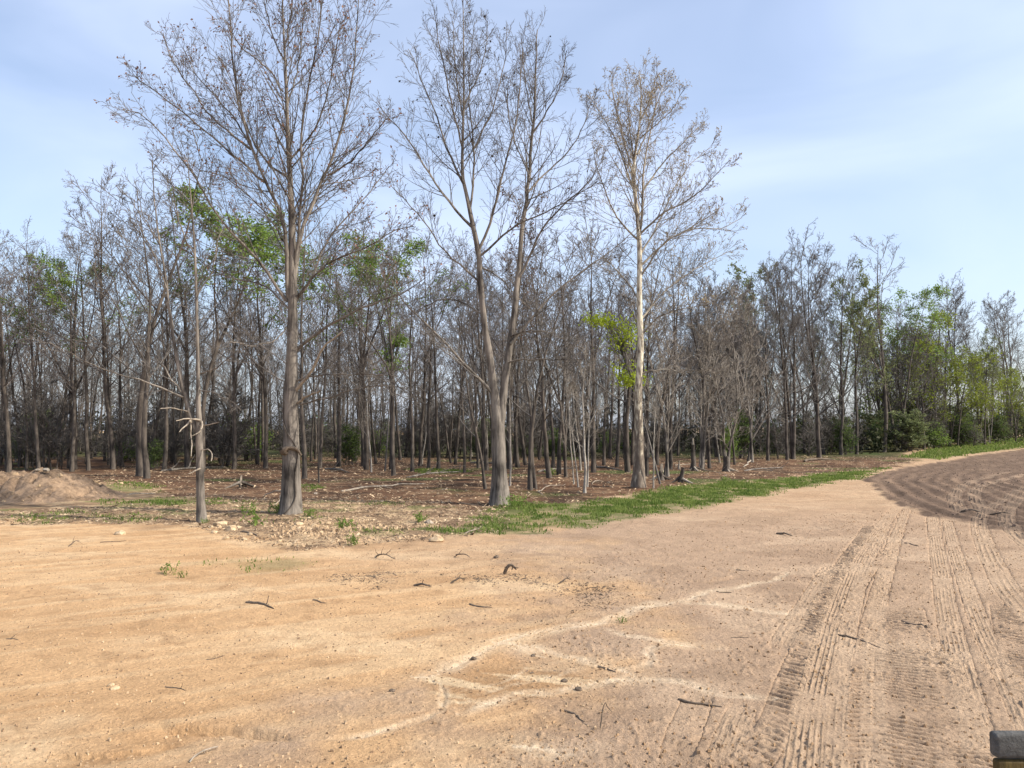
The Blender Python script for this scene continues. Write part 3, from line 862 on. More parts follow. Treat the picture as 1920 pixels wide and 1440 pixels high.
def hero_sycamore():
    rng = np.random.default_rng(303)
    b = at(1198, 914); Y = b[1]
    tr = trunk_px([(1197, 918), (1198, 870), (1198, 816), (1196, 733), (1202, 650), (1198, 566), (1200, 483), (1197, 419), (1190, 364), (1187, 310), (1199, 237), (1203, 182), (1199, 135)], Y,
                  [30, 22, 20, 18, 16, 15, 13, 12, 10, 8, 6, 4, 2], 44, rng, b[2])
    Lm = [([(1199, 440), (1205, 401), (1205, 346), (1210, 284), (1225, 220), (1240, 150)], -1.2, 7),
          ([(1205, 360), (1240, 306), (1283, 266), (1318, 232)], .8, 5),
          ([(1199, 440), (1247, 394), (1291, 379), (1342, 328), (1367, 302)], -1.4, 5.5),
          ([(1200, 500), (1247, 452), (1298, 426), (1349, 434), (1392, 408)], 1.0, 5.5),
          ([(1189, 360), (1170, 306), (1152, 255), (1126, 215), (1105, 175)], 1.2, 5),
          ([(1187, 330), (1167, 255), (1152, 193), (1146, 145)], -1.0, 5),
          ([(1189, 305), (1178, 219), (1174, 150)], 1.3, 4), ([(1195, 290), (1225, 219), (1247, 150)], 1.5, 4.5),
          ([(1197, 450), (1156, 412), (1137, 364), (1120, 320), (1112, 270)], -1.8, 5),
          ([(1202, 630), (1233, 592), (1279, 579), (1330, 570)], -1.2, 4.5), ([(1200, 520), (1242, 454), (1279, 437), (1345, 395)], -2.0, 5),
          ([(1199, 480), (1235, 420), (1270, 340), (1300, 300), (1335, 275)], 1.8, 5), ([(1198, 560), (1170, 520), (1130, 480), (1100, 450)], 1.8, 4.5),
          ([(1201, 600), (1250, 540), (1310, 500), (1370, 470)], 1.6, 4.5), ([(1199, 230), (1222, 180), (1232, 132)], -.8, 3.5),
          ([(1203, 700), (1245, 690), (1290, 700), (1330, 690)], -1.5, 3.5), ([(1199, 260), (1260, 210), (1280, 170)], -.8, 3.5)]
    limbs = [px_limb(p, Y, dy, w * .42 * Y / F_PX, .010, 15, rng) for p, dy, w in Lm]
    spec = [dict(s) for s in SPEC_HERO]
    spec[0]['up'] = .10; spec[1]['up'] = .10; spec[0]['per_m'] = 4.0; spec[0]['lmax'] = 2.5; spec[0]['ratio'] = .42; spec[2]['rmin'] = .0055; spec[1]['rmin'] = .007
    lv = ramify(limbs + [(tr[0][24:], tr[1][24:])], rng, spec)
    buds = tips(lv[2][0], .8, rng, 1, 6.5)
    tree_from('sycamore_tree', b, 'pale cream-barked sycamore with rounded crown and tan buds, right of centre', None,
              [tr], limbs, lv, (M_SYC, M_SYCLIMB, M_PALETWIG), ('buds', buds, .075, M_TANBUDS, .45))
hero_sycamore()

def hero_forked():
    rng = np.random.default_rng(404)
    b = at(379, 977); Y = b[1]
    s1 = trunk_px([(379, 981), (376, 940), (375, 879), (373, 796), (372, 754), (371, 671), (369, 587), (367, 504), (362, 421), (356, 350), (350, 285)], Y,
                  [22, 16, 16, 15, 10, 9, 8, 6.5, 5, 3, 1.5], 34, rng, b[2])
    s2 = px_limb([(371, 815), (354, 775), (337, 704), (325, 633), (317, 579), (308, 504), (300, 462), (290, 390), (285, 300)], Y, .6, 4.8 * Y / F_PX, .01, 28, rng, .008)
    Lm = [([(344, 745), (283, 721), (208, 696), (142, 671), (92, 642)], -1.0, 3.8),
          ([(338, 735), (300, 680), (280, 640), (240, 610)], .6, 3.5), ([(371, 700), (410, 690), (440, 660), (470, 650)], -.5, 3),
          ([(312, 540), (290, 480), (262, 430), (250, 380)], .5, 3), ([(369, 560), (400, 500), (410, 450), (420, 400)], .5, 3),
          ([(366, 480), (335, 420), (325, 360), (322, 310)], -.5, 3), ([(372, 730), (420, 742), (450, 765)], -.9, 2.5), ([(300, 460), (270, 410), (255, 350)], -.4, 2.5)]
    limbs = [px_limb(p, Y, dy, w * .5 * Y / F_PX, .008, 13, rng, .02) for p, dy, w in Lm]
    spec = [dict(s) for s in SPEC_HERO]
    spec[0]['per_m'] = 2.4; spec[0]['lmax'] = 1.6; spec[1]['n'] = 5
    lv = ramify(limbs + [(s1[0][14:], s1[1][14:]), (s2[0][10:], s2[1][10:])], rng, spec)
    root = tree_from('forked_tree', b, 'slim forked tree with snapped white branches, nearest the sand on the left', None,
                     [s1, s2], limbs, lv, (M_GREYBARK, M_GREYBARK, M_TWIG))
    for p, dy, w in (([(376, 788), (350, 784), (329, 789)], -.4, 5), ([(358, 787), (347, 800), (335, 810)], -.4, 4.5), ([(378, 790), (380, 805), (372, 812), (360, 817)], -.4, 4),
                     ([(358, 790), (357, 815), (360, 830), (358, 855)], -.35, 3), ([(376, 878), (366, 883), (352, 889)], -.4, 4.5), ([(377, 843), (390, 842), (397, 845), (397, 864)], -.3, 2.2),
                     ([(374, 798), (395, 796), (410, 792)], -.3, 2.5), ([(354, 772), (325, 764), (300, 766)], -.2, 2.2)):
        P, r = px_limb(p, Y - .05, dy, w * .5 * Y / F_PX, .01, 7, rng, .006)
        bb = Buf(); tubes(bb, P[None] - b, r[None], 6, rng, .2)
        link('broken_branch', bb.mesh('broken_branch'), M_DEADWOOD, root)
hero_forked()

# ---- forest trees: kinds built once, then copied one by one
def make_kind(seed, h, r0, n1, lo, ang1, ratio1, up1, mats, lean=.02, fork=False, leaf=None, tw=.009, n2=6, n3=5, n4=3, wig0=.03, stems=1):
    rng = np.random.default_rng(seed)
    tb, parents, st = Buf(), [], []
    for s in range(stems):
        N = 18; P = np.zeros((N, 3)); d = unit(np.array([rng.normal() * lean * (1 + 3 * (stems > 1)), rng.normal() * lean * (1 + 3 * (stems > 1)), 1.0])); hh = h * (1 - .18 * s * rng.random())
        if stems > 1: P[0] = [rng.normal() * .12, rng.normal() * .12, 0]
        P[0, 2] = -.15
        for i in range(1, N):
            P[i] = P[i - 1] + d * hh / (N - 1)
            d = unit(d + rng.normal(size=3) * np.array([wig0, wig0, 0]) + np.array([0, 0, .04]))
        t = np.linspace(0, 1, N)
        rs = r0 * (1 - .12 * s) * (1 - .93 * t ** .9); rs = rs * (1 + .22 * np.exp(-t * h / .3))
        st.append((P, rs)); parents.append((P, rs))
        if fork:
            k = int(N * rng.uniform(.25, .5)); Q, rq = spawn(P[None, k:k + 2], rs[None, k:k + 2], 1, 0, .5, (18, 34), 0, 14, .05, wig0 * 1.2, rng, lmin=hh * (1 - k / N) * .92, lmax=hh, rr=.8)
            Q[0, 0] = P[k]
            rq = rs[k] * .78 * (1 - .92 * np.linspace(0, 1, 14) ** .9)
            st.append((Q[0], rq)); parents.append((Q[0], rq))
    for P, rs in st: tubes(tb, P[None], rs[None], 8, rng, .15)
    b = Buf()
    cur = [spawn(P[None], rs[None], max(3, int(n1 * (1 if i == 0 else .7))), lo, .99, ang1, ratio1, 8, up1 * .7, .085, rng, rmin=tw * 1.8, rr=.45, tipbias=.62, lmin=.5) for i, (P, rs) in enumerate(parents)]
    P1 = np.concatenate([a for a, _ in cur]); R1 = np.concatenate([c for _, c in cur]); tubes(b, P1, R1, 4)
    P2, R2 = spawn(P1, R1, n2, .2, 1., (20, 52), .45, 5, up1 * .55, .07, rng, rmin=tw * 1.25, lmin=.3); tubes(b, P2, R2, 3)
    P3, R3 = spawn(P2, R2, n3, .2, 1., (20, 52), .5, 4, up1 * .5, .08, rng, rmin=tw, lmin=.2); tubes(b, P3, R3, 3)
    Pl = P3
    if n4:
        P4, R4 = spawn(P3, R3, n4, .25, 1., (22, 60), .55, 2, .1, .15, rng, rmin=tw * .85, lmin=.12); tubes(b, P4, R4, 3); Pl = P4
    k = dict(trunk=tb.mesh('trunk'), crown=b.mesh('crown'), mats=mats, leaf=None, h=h)
    k['trunk'].materials.append(mats[0]); k['crown'].materials.append(mats[1])
    if leaf:
        frac, per, size, mat, zlo, zhi, spread = leaf
        c = tips(Pl, frac, rng, per); c = c[(c[:, 2] > zlo * h) & (c[:, 2] < zhi * h)]
        c = c + rng.normal(size=c.shape) * spread
        lb = Buf(); leaf_quads(lb, c, size, rng, .62)
        k['leaf'] = lb.mesh('leaves', False); k['leaf'].materials.append(mat)
    return k

DB, TW, TR = M_DARKBARK, M_TWIG, M_TWIG_RED
K_STRAIGHT = [make_kind(500 + i, 14.5, .125, 18, .32, (28, 62), .31, .17, (DB, TR), n2=6, n3=4, n4=2, tw=.0085, fork=i % 3 != 2, wig0=.034) for i in range(7)]
K_THIN = [make_kind(540 + i, 11.5, .085, 16, .26, (25, 52), .28, .17, (DB, TW), n2=5, n3=4, n4=2, tw=.0075, wig0=.045) for i in range(4)]
K_PALE = [make_kind(560 + i, 8.0, .065, 12, .28, (28, 55), .26, .12, (M_PALEBARK, M_PALETWIG), n2=5, n3=4, n4=2, tw=.007, wig0=.05, fork=i == 1) for i in range(3)]
K_EDGE = [make_kind(580 + i, 15.0, .17, 22, .20, (28, 64), .42, .15, (DB, TW), n2=7, n3=4, n4=3, tw=.0105, fork=True, wig0=.04, stems=1 + i % 2) for i in range(3)]
K_HAZEL = [make_kind(600 + i, 9.0, .075, 16, .12, (25, 60), .36, .12, (M_GREYBARK, M_PALETWIG), n2=6, n3=4, n4=3, tw=.008, wig0=.05, stems=2) for i in range(3)]
K_GREEN = [make_kind(620 + i, 14.0, .13, 18, .58, (50, 88), .36, .03, (DB, TW), n2=6, n3=5, n4=3, tw=.009, fork=i == 0, leaf=(.8, 4, .14, M_LEAF, .52, 1.1, .12)) for i in range(2)]
K_LIME = [make_kind(640 + i, 9.0, .10, 16, .18, (40, 80), .42, .05, (DB, TW), n2=6, n3=5, n4=2, tw=.009, leaf=(.8, 4, .15, M_LEAFLIME, .12, 1.0, .18), stems=1 + i) for i in range(2)]
K_NEWLEAF = [make_kind(660 + i, 14.5, .16, 17, .25, (28, 60), .34, .12, (DB, TW), n2=6, n3=5, n4=3, tw=.011, fork=True, leaf=(.65, 2, .17, M_LEAFPALE, .35, 1.1, .12)) for i in range(2)]
K_RUSTY = [make_kind(680, 13.5, .14, 16, .35, (24, 50), .26, .16, (DB, TR), n2=6, n3=5, n4=3, tw=.009, leaf=(.35, 1, .13, leaf_mat('rusty_leaf', (.10, .045, .03), (.20, .10, .06), .3), .45, 1.1, .05))]
K_BUSH = [make_kind(700 + i, 2.8, .035, 12, .05, (25, 65), .45, .06, (M_DARKBARK, TW), n2=5, n3=4, n4=0, tw=.007, stems=5, leaf=(.9, (7, 3, 3)[i], .12, [M_LEAFSAGE, M_LEAFDARK, M_LEAF][i], .08, 1.2, .07)) for i in range(3)]
K_BRUSH = [make_kind(720 + i, 3.6, .03, 12, .1, (25, 60), .4, .06, (M_DARKBARK, TW), n2=6, n3=4, n4=0, tw=.008, stems=4) for i in range(2)]

USED = {}
RNG = random.Random(77)
def plant(kind, name, loc, height, label, group=None, rot=None, lean=(0, 0), wide=1.0, category='tree'):
    s = height / kind['h']
    root = empty(name, loc, label, category, group)
    root.rotation_euler = (lean[1], lean[0], RNG.uniform(0, 6.283) if rot is None else rot)
    root.scale = (s * wide, s * wide, s)
    t = link('trunk', kind['trunk'], None, root)
    c = link('crown', kind['crown'], None, root)
    if kind['leaf'] is not None:
        link('leaves', kind['leaf'], None, c)
    return root

def plant_px(kind, name, px, py, top, label, group=None, wide=1.0, dx=0, **kw):
    """Foot at (px, py); the top reaches the pixel row `top`, shifted dx pixels from the foot."""
    p = at(px, py)
    q = on_plane(px + dx, top, p[1])
    return plant(kind, name, p, float(q[2] - p[2]), label, group, wide=wide, lean=(math.atan2(q[0] - p[0], q[2] - p[2]), 0), rot=kw.pop('rot', 0.0 if dx else None), **kw)

def pick(k, i): return k[i % len(k)]

# near and middle trees one can tell apart: kind, x, foot, top, sideways lean in pixels, width, name, label
NEAR = [
    (K_THIN[0], 262, 893, 285, -18, 1.5, 'tall_thin_tree', 'left stem of the tall slim pair behind the grass by the mound'),
    (K_THIN[1], 276, 897, 330, 14, 1.4, 'tall_thin_tree', 'right paler stem of the tall slim pair behind the grass by the mound'),
    (K_STRAIGHT[1], 352, 878, 350, -10, 1.2, 'dark_tree', 'thick dark leaning tree right behind the slim forked tree'),
    (K_STRAIGHT[2], 212, 880, 330, -15, 1.0, 'dark_tree', 'tall dark tree behind the right end of the dirt mound'),
    (K_STRAIGHT[3], 166, 882, 430, -20, 1.0, 'dark_tree', 'dark tree rising behind the middle of the dirt mound'),
    (K_STRAIGHT[0], 135, 884, 440, 8, 1.0, 'dark_tree', 'dark tree behind the dirt mound under the small green crown'),
    (K_STRAIGHT[4], 72, 884, 450, -10, 1.0, 'dark_tree', 'dark tree rising behind the crest of the dirt mound'),
    (K_STRAIGHT[5], 16, 886, 430, 10, 1.2, 'dark_tree', 'thick dark tree at the very left edge of the picture'),
    (K_STRAIGHT[6], 439, 880, 400, 14, 1.0, 'dark_tree', 'straight dark tree halfway between forked tree and tallest tree'),
    (K_STRAIGHT[0], 498, 878, 380, -4, 1.0, 'dark_tree', 'dark straight tree just left of the tallest tree'),
    (K_STRAIGHT[2], 571, 897, 395, 6, 1.1, 'dark_tree', 'dark straight tree touching the right side of the tallest trunk'),
    (K_THIN[2], 598, 906, 600, 4, .8, 'brush_sapling', 'thin brushy brown sapling right of the tallest tree'),
    (K_STRAIGHT[4], 681, 874, 440, 4, 1.0, 'dark_tree', 'dark straight tree with flared foot behind the fallen pale branch'),
    (K_STRAIGHT[1], 738, 892, 455, -4, 1.1, 'dark_tree', 'dark tree standing behind the fallen pale branch, vine on its upper trunk'),
    (K_STRAIGHT[3], 788, 874, 450, 10, 1.0, 'dark_tree', 'dark tree behind the right tip of the fallen pale branch'),
    (K_STRAIGHT[5], 822, 880, 470, -8, 1.0, 'dark_tree', 'straight dark tree on the small green patch in the woods'),
    (K_THIN[3], 910, 917, 560, -44, 1.3, 'leaning_sapling', 'crooked pale sapling leaning left beside the double-stemmed tree'),
    (K_PALE[0], 956, 912, 640, 5, .9, 'thin_sapling', 'thin twisted sapling touching the right of the double-stemmed trunk'),
    (K_THIN[0], 994, 920, 470, -16, 1.4, 'twin_sapling', 'left stem of the slim grey pair right of the double-stemmed tree'),
    (K_THIN[1], 1004, 917, 500, -14, 1.2, 'twin_sapling', 'right stem of the slim grey pair right of the double-stemmed tree'),
    (K_THIN[2], 1030, 897, 480, -26, 1.6, 'bent_tree', 'bent grey trunk behind the slim grey pair'),
    (K_THIN[3], 1061, 895, 520, -14, 1.2, 'grey_sapling', 'straight grey sapling left of the white-stemmed clump'),
    (K_PALE[0], 1096, 924, 640, 2, 1.3, 'white_sapling', 'tallest white stem in the clump left of the sycamore'),
    (K_PALE[1], 1084, 913, 680, -20, .9, 'white_sapling', 'thin white stem leaning left in the sapling clump'),
    (K_PALE[2], 1076, 908, 690, -14, .8, 'white_sapling', 'leftmost thin stem of the white sapling clump'),
    (K_PALE[1], 1101, 915, 660, 14, .9, 'white_sapling', 'white stem leaning right in the sapling clump'),
    (K_THIN[0], 1177, 886, 460, -40, 1.7, 'pale_slim_tree', 'slim pale tree curving left just behind the sycamore'),
    (K_STRAIGHT[6], 1212, 893, 470, 14, 1.0, 'dark_tree', 'dark trunk close behind the right side of the sycamore'),
    (K_PALE[2], 1225, 915, 700, 4, 1.0, 'dark_sapling', 'thin dark sapling at the grass edge right of the sycamore'),
    (K_HAZEL[0], 1251, 893, 560, 4, 1.1, 'branchy_tree', 'low branchy grey tree standing right of the sycamore'),
    (K_HAZEL[1], 1313, 880, 540, 6, 1.2, 'branchy_tree', 'reddish-trunked tree with exposed roots near the grass strip'),
    (K_THIN[2], 1330, 878, 500, 0, 1.2, 'dark_sapling', 'straight dark sapling between the two root-flared trees'),
    (K_HAZEL[2], 1360, 880, 560, 10, 1.2, 'root_flared_tree', 'dark tree with spreading roots and some green ivy at the grass strip'),
    (K_HAZEL[0], 1408, 866, 545, 6, 1.2, 'branchy_tree', 'grey tree with fine drooping twigs left of the shaggy trunk'),
    (K_EDGE[0], 1440, 864, 520, -4, .8, 'shaggy_tree', 'shaggy vine-wrapped trunk on the chip-covered ground'),
    (K_EDGE[1], 1488, 861, 478, -4, .9, 'edge_tree', 'dark shaggy tree right of the vine-wrapped trunk'),
    (K_EDGE[2], 1536, 858, 470, -14, 1.0, 'multi_stemmed_tree', 'multi-stemmed tree with spreading trunks at the clearing edge'),
    (K_EDGE[0], 1577, 853, 500, 4, .9, 'edge_tree', 'straight dark tree right of the multi-stemmed tree'),
    (K_NEWLEAF[0], 1606, 852, 520, 10, .9, 'leafing_tree', 'dark edge tree with a haze of pale new leaves'),
    (K_STRAIGHT[0], 1657, 848, 442, 26, 1.25, 'tall_edge_tree', 'tallest bare tree of the right treeline, open top above the rest'),
    (K_GREEN[1], 1688, 846, 540, 26, 1.0, 'leafing_tree', 'tree with green upper leaves right of the tall edge tree'),
    (K_EDGE[0], 1765, 836, 548, 20, .9, 'edge_tree', 'dark bare tree behind the yellow-green foliage on the right'),
    (K_EDGE[2], 1800, 834, 545, -10, .9, 'edge_tree', 'bare round-topped tree behind the yellow-green bushes'),
    (K_EDGE[1], 1894, 822, 556, 4, .95, 'edge_tree', 'dark spreading bare tree at the far right edge'),
    (K_LIME[0], 1838, 832, 660, -4, 1.2, 'lime_tree', 'yellow-green leafy small tree near the right edge'),
    (K_LIME[1], 1780, 838, 665, 6, 1.1, 'lime_tree', 'yellow-green small tree right of the big sage bush'),
    (K_LIME[0], 1905, 826, 700, 4, 1.1, 'lime_tree', 'yellow-green bushy tree cut by the right edge'),
    (K_GREEN[0], 378, 884, 385, 18, 1.25, 'green_tree', 'large fresh green crown left of the tallest tree'),
    (K_GREEN[1], 140, 880, 495, 0, 1.1, 'green_tree', 'small green crown among bare trees above the dirt mound'),
    (K_GREEN[1], 734, 880, 448, 0, 1.1, 'green_tree', 'narrow green crown between the tallest and double-stemmed trees'),
    (K_RUSTY[0], 955, 880, 375, -10, 1.0, 'rusty_tree', 'tree with reddish new leaves behind the double-stemmed tree'),
    (K_NEWLEAF[1], 1420, 845, 505, 0, 1.0, 'leafing_tree', 'pale green topped tree behind the fine drooping twigs'),
]
for i, (k, x, y, top, dx, wd, nm, lab) in enumerate(NEAR):
    plant_px(k, nm, x, y, top, lab, wide=wd, dx=dx)

# bushes and vines
plant(K_BUSH[0], 'sage_bush', at(1705, 846), 3.4, 'big rounded sage-green bush where grass verge meets the woods', wide=1.7, category='bush')
for px, py, h, k, w_, lab in ((1648, 847, 2.6, 1, 1.3, 'dark green bush left of the big sage bush'), (1752, 842, 2.4, 2, 1.4, 'low green bush right of the big sage bush'),
                          (1812, 834, 2.6, 2, 1.6, 'green bush under the yellow-green trees'), (1870, 829, 2.8, 1, 1.6, 'dark bush beside the far right tree'),
                          (655, 872, 2.2, 1, 1.2, 'dark evergreen bush at a trunk foot behind the fallen branch'), (1365, 868, 2.6, 2, .6, 'green ivy clump on the root-flared tree'),
                          (1560, 848, 3.2, 1, 1.4, 'dark green bush behind the multi-stemmed tree'), (1510, 846, 3.6, 1, 1.3, 'tall dark green bush behind the dark shaggy tree'),
                          (290, 880, 1.5, 1, 1.0, 'small green bush behind the slim pair of trees'), (1140, 858, 1.8, 2, 1.2, 'low green bush deep behind the white sapling clump')):
    plant(K_BUSH[k], 'bush', at(px, py), h, lab, wide=w_, category='bush')

for i, px in enumerate(np.linspace(1632, 1915, 17)):
    py = float(np.interp(px, [1632, 1700, 1780, 1850, 1920], [845, 842, 834, 827, 821])) - RNG.uniform(0, 3)
    plant(K_BUSH[(0, 2, 0, 1)[i % 4]], 'verge_bush', at(px, py), RNG.uniform(2.2, 4.6), 'olive green bush in the continuous row behind the far right grass bank', 'bushes along the right grass bank', wide=RNG.uniform(1.1, 1.7), category='bush')
for i, (px, py, top, lab) in enumerate(((1725, 841, 640, 'yellow-green small tree behind the big sage bush'), (1865, 826, 690, 'yellow-green small tree left of the far right tree'), (1740, 838, 590, 'taller lime tree behind the bushes left of the field end'))):
    plant_px(K_LIME[i % 2], 'lime_tree', px, py, top, lab, wide=1.2)

# lime sprays on the young tree behind the sycamore, and the vine on the dark trunk
def leaf_spray(name, pxs, Y, n, size, mat, label, spread, seed):
    rng = np.random.default_rng(seed)
    b = Buf(); tb = Buf(); C = []
    root_p = on_plane(*pxs[0][:2], Y)
    base = at(pxs[0][0], 880); base[1] = Y; base[2] = float(base_h(base[0], Y))
    stem = np.array([base, base * .5 + root_p * .5 + rng.normal(size=3) * .15, root_p])
    tubes(tb, resample(stem, 10, 1)[None] - base, np.linspace(.05, .02, 10)[None], 6)
    for (x, y, rx, ry) in pxs:
        c = on_plane(x, y, Y); a = rx / F_PX * Y; e = ry / F_PX * Y
        q = c + rng.normal(size=(n, 3)) * np.array([a, a, e]) * .5
        # cluster into short sprays
        q = np.repeat(q[: n // 12], 12, 0) + rng.normal(size=(n // 12 * 12, 3)) * np.array([spread * 1.6, spread * 1.6, spread * .6])
        C.append(q)
        st = np.stack([np.array([base + (root_p - base) * (.75 + .2 * rng.random()), (root_p + c) / 2 + rng.normal(size=3) * .2, q[int(rng.integers(len(q)))]]) for _ in range(9)])
        st = np.stack([resample(s, 6, 1) for s in st])
        tubes(tb, st - base, np.broadcast_to(np.linspace(.018, .007, 6), (9, 6)), 4)
    leaf_quads(b, np.concatenate(C) - base, size, rng, .6)
    root = empty(name, base, label, 'tree')
    link('trunk', tb.mesh('trunk'), M_TWIG, root)
    link('crown', b.mesh('crown', False), mat, root, kind='stuff')
leaf_spray('lime_sapling', [(1165, 640, 18, 40), (1145, 605, 26, 16), (1178, 625, 14, 24), (1172, 700, 18, 22), (1120, 600, 16, 8), (1185, 712, 10, 12)], at(1177, 905)[1] - .6, 260, .115, leaf_mat('bright_lime_leaf', (0.23, 0.30, 0.02), (0.40, 0.47, 0.05), 0.5), 'slim sapling with bright yellow-green leaves just left of the sycamore', .17, 1)
leaf_spray('vine_covered_sapling', [(735, 680, 20, 26), (750, 640, 14, 10), (725, 560, 20, 50), (755, 500, 22, 30), (690, 505, 16, 20)], at(738, 884)[1], 500, .13, M_LEAF, 'thin sapling under green vine leaves behind the fallen pale branch', .10, 2)

# ---- the woods behind: every trunk its own tree
def landmark_zone(px):
    if px < 240: return 'behind the dirt mound'
    if px < 540: return 'between forked and tallest trees'
    if px < 930: return 'between tallest and double-stemmed trees'
    if px < 1200: return 'between double-stemmed tree and sycamore'
    if px < 1500: return 'right of the sycamore'
    return 'behind the right treeline'
ORD = ['first', 'second', 'third', 'fourth', 'fifth', 'sixth', 'seventh', 'eighth', 'ninth', 'tenth', 'eleventh', 'twelfth', 'thirteenth', 'fourteenth', 'fifteenth', 'sixteenth']

def edge_x(y):          # right-hand border of the woods
    return np.interp(y, [28, 36, 43, 50, 62, 70, 80, 95, 110], [4, 9, 13, 17, 27, 34, 48, 70, 90])
placed = [np.array(at(x, y)[:2]) for (_, x, y, *_r) in NEAR]
rg = random.Random(5)
spots, tries = [], 0
while len(spots) < 320 and tries < 30000:
    tries += 1
    y = 36 + 56 * rg.random() ** .85
    u = rg.uniform(-.76, .74)
    x = u * y
    if x > edge_x(y) - 1.0: continue
    if x < -.30 * y and y < 40: continue
    p = np.array([x, y])
    if min(np.hypot(*(q - p)) for q in placed) < .95 + .010 * y: continue
    placed.append(p); spots.append((x, y, u))
KINDS = {'forest_tree': ('straight dark tree', 'trees'), 'forest_sapling': ('thin bare sapling', 'saplings'), 'pale_forest_sapling': ('small pale sapling', 'pale saplings'),
         'spreading_tree': ('spreading bare tree', 'spreading trees'), 'leafing_forest_tree': ('pale leafing tree', 'leafing trees')}
rows = []
for x, y, u in spots:
    t = rg.random(); right = 960 + F_PX * u > 1330
    if right and t < .45: nm, kd, h = 'spreading_tree', pick(K_EDGE, rg.randrange(99)), rg.uniform(10.5, 15)
    elif right and t < .62: nm, kd, h = 'leafing_forest_tree', pick(K_NEWLEAF, rg.randrange(99)), rg.uniform(10.5, 15)
    elif t < .64: nm, kd, h = 'forest_tree', pick(K_STRAIGHT, rg.randrange(99)), rg.uniform(10, 14)
    elif t < .90: nm, kd, h = 'forest_sapling', pick(K_THIN, rg.randrange(99)), rg.uniform(8, 13)
    else: nm, kd, h = 'pale_forest_sapling', pick(K_PALE, rg.randrange(99)), rg.uniform(5, 9)
    rows.append((nm, kd, h, x, y, u, landmark_zone(960 + F_PX * u), 0 if y < 50 else (1 if y < 68 else 2)))
rows.sort(key=lambda q: q[5])
tally = {}
for nm, kd, h, x, y, u, where, tier in rows:
    word, pl = KINDS[nm]
    if tier == 0:
        k = tally[(nm, where)] = tally.get((nm, where), 0) + 1
        lab = '%s %s from left in front woods %s' % (word, ORD[k - 1], where)
        grp = pl + ' in the front woods'
    else:
        dep = 'mid-depth in the woods' if tier == 1 else 'far back in the woods'
        lab, grp = '%s %s %s' % (word, dep, where), '%s %s %s' % (pl, dep, where)
    plant(kd, nm, (x, y, float(base_h(x, y))), h, lab, grp, lean=(rg.gauss(0, .05), rg.gauss(0, .04)), wide=rg.uniform(.8, 1.25))

# brush under the trees at the back of the cleared floor
nb = 0
while nb < 170:
    y = rg.uniform(57, 86); u = rg.uniform(-.74, .72); x = u * y
    if u < -.28: y -= 15; x = u * y
    if x > edge_x(y) - .5: continue
    nb += 1
    g = rg.random()
    where = landmark_zone(960 + F_PX * u)
    if g < .15:
        plant(K_BUSH[1 if g < .05 else (2 if g < .11 else 0)], 'understory_bush', (x, y, float(base_h(x, y))), rg.uniform(1.4, 3.4), 'leafy green bush at the back of the woods ' + where, 'green bushes ' + where, wide=rg.uniform(1., 1.7), category='bush')
    else:
        plant(K_BRUSH[nb % 2], 'understory_brush', (x, y, float(base_h(x, y))), rg.uniform(2.4, 5.0), 'bare brown brush at the back of the woods ' + where, 'brown brush ' + where, wide=rg.uniform(1.2, 1.9), category='brush')

# the far wood that reads as one mass
def far_wood():
    rng = np.random.default_rng(900)
    b = Buf(); n = 360
    ang = rng.uniform(-.80, .80, n); d = rng.uniform(84, 170, n)
    x, y = d * np.sin(ang), d * np.cos(ang)
    ok = x < np.interp(y, [60, 80, 95, 110, 170], [25, 50, 80, 120, 260]); x, y = x[ok], y[ok]; n = len(x)
    z = base_h(x, y); h = rng.uniform(9, 15, n)
    t = np.linspace(0, 1, 7)[None, :, None]
    P = np.stack([x, y, z - .2], 1)[:, None] + t * np.stack([rng.normal(size=n) * .7, rng.normal(size=n) * .7, h], 1)[:, None] + np.cumsum(rng.normal(size=(n, 7, 3)) * .08, 1)
    Rr = rng.uniform(.09, .17, n)[:, None] * (1 - .9 * t[0, :, 0][None])
    tubes(b, P, Rr, 5)
    P1, R1 = spawn(P, Rr, 11, .25, 1., (22, 50), .26, 5, .16, .1, rng, rmin=.022); tubes(b, P1, R1, 3)
    P2, R2 = spawn(P1, R1, 6, .2, 1., (22, 55), .5, 2, .1, .12, rng, rmin=.017); tubes(b, P2, R2, 3)
    link('distant_woods', b.mesh('distant_woods'), M_TWIG, kind='stuff', label='distant mass of bare trunks and twigs closing the view', category='woods')
    # low green and brown thicket
    lb = Buf(); m = 60000
    ang = rng.uniform(-.85, .74, m); d = rng.uniform(74, 150, m) + 0 * ang
    x, y = d * np.sin(ang), d * np.cos(ang)
    ok = x < np.interp(y, [60, 80, 95, 110, 170], [25, 46, 74, 112, 250]); x, y = x[ok], y[ok]
    hh = .6 + 6.5 * fbm(x * .16, y * .16, 930, 3) ** 1.5
    z = base_h(x, y) + hh * rng.random(len(x)) ** 1.2
    leaf_quads(lb, np.stack([x, y, z], 1), .34, rng, .6)
    link('thicket', lb.mesh('thicket', False), leaf_mat('thicket_leaf', (.035, .036, .018), (.085, .085, .04), .3), kind='stuff', label='low green brown thicket beyond the last trunks', category='thicket')
far_wood()

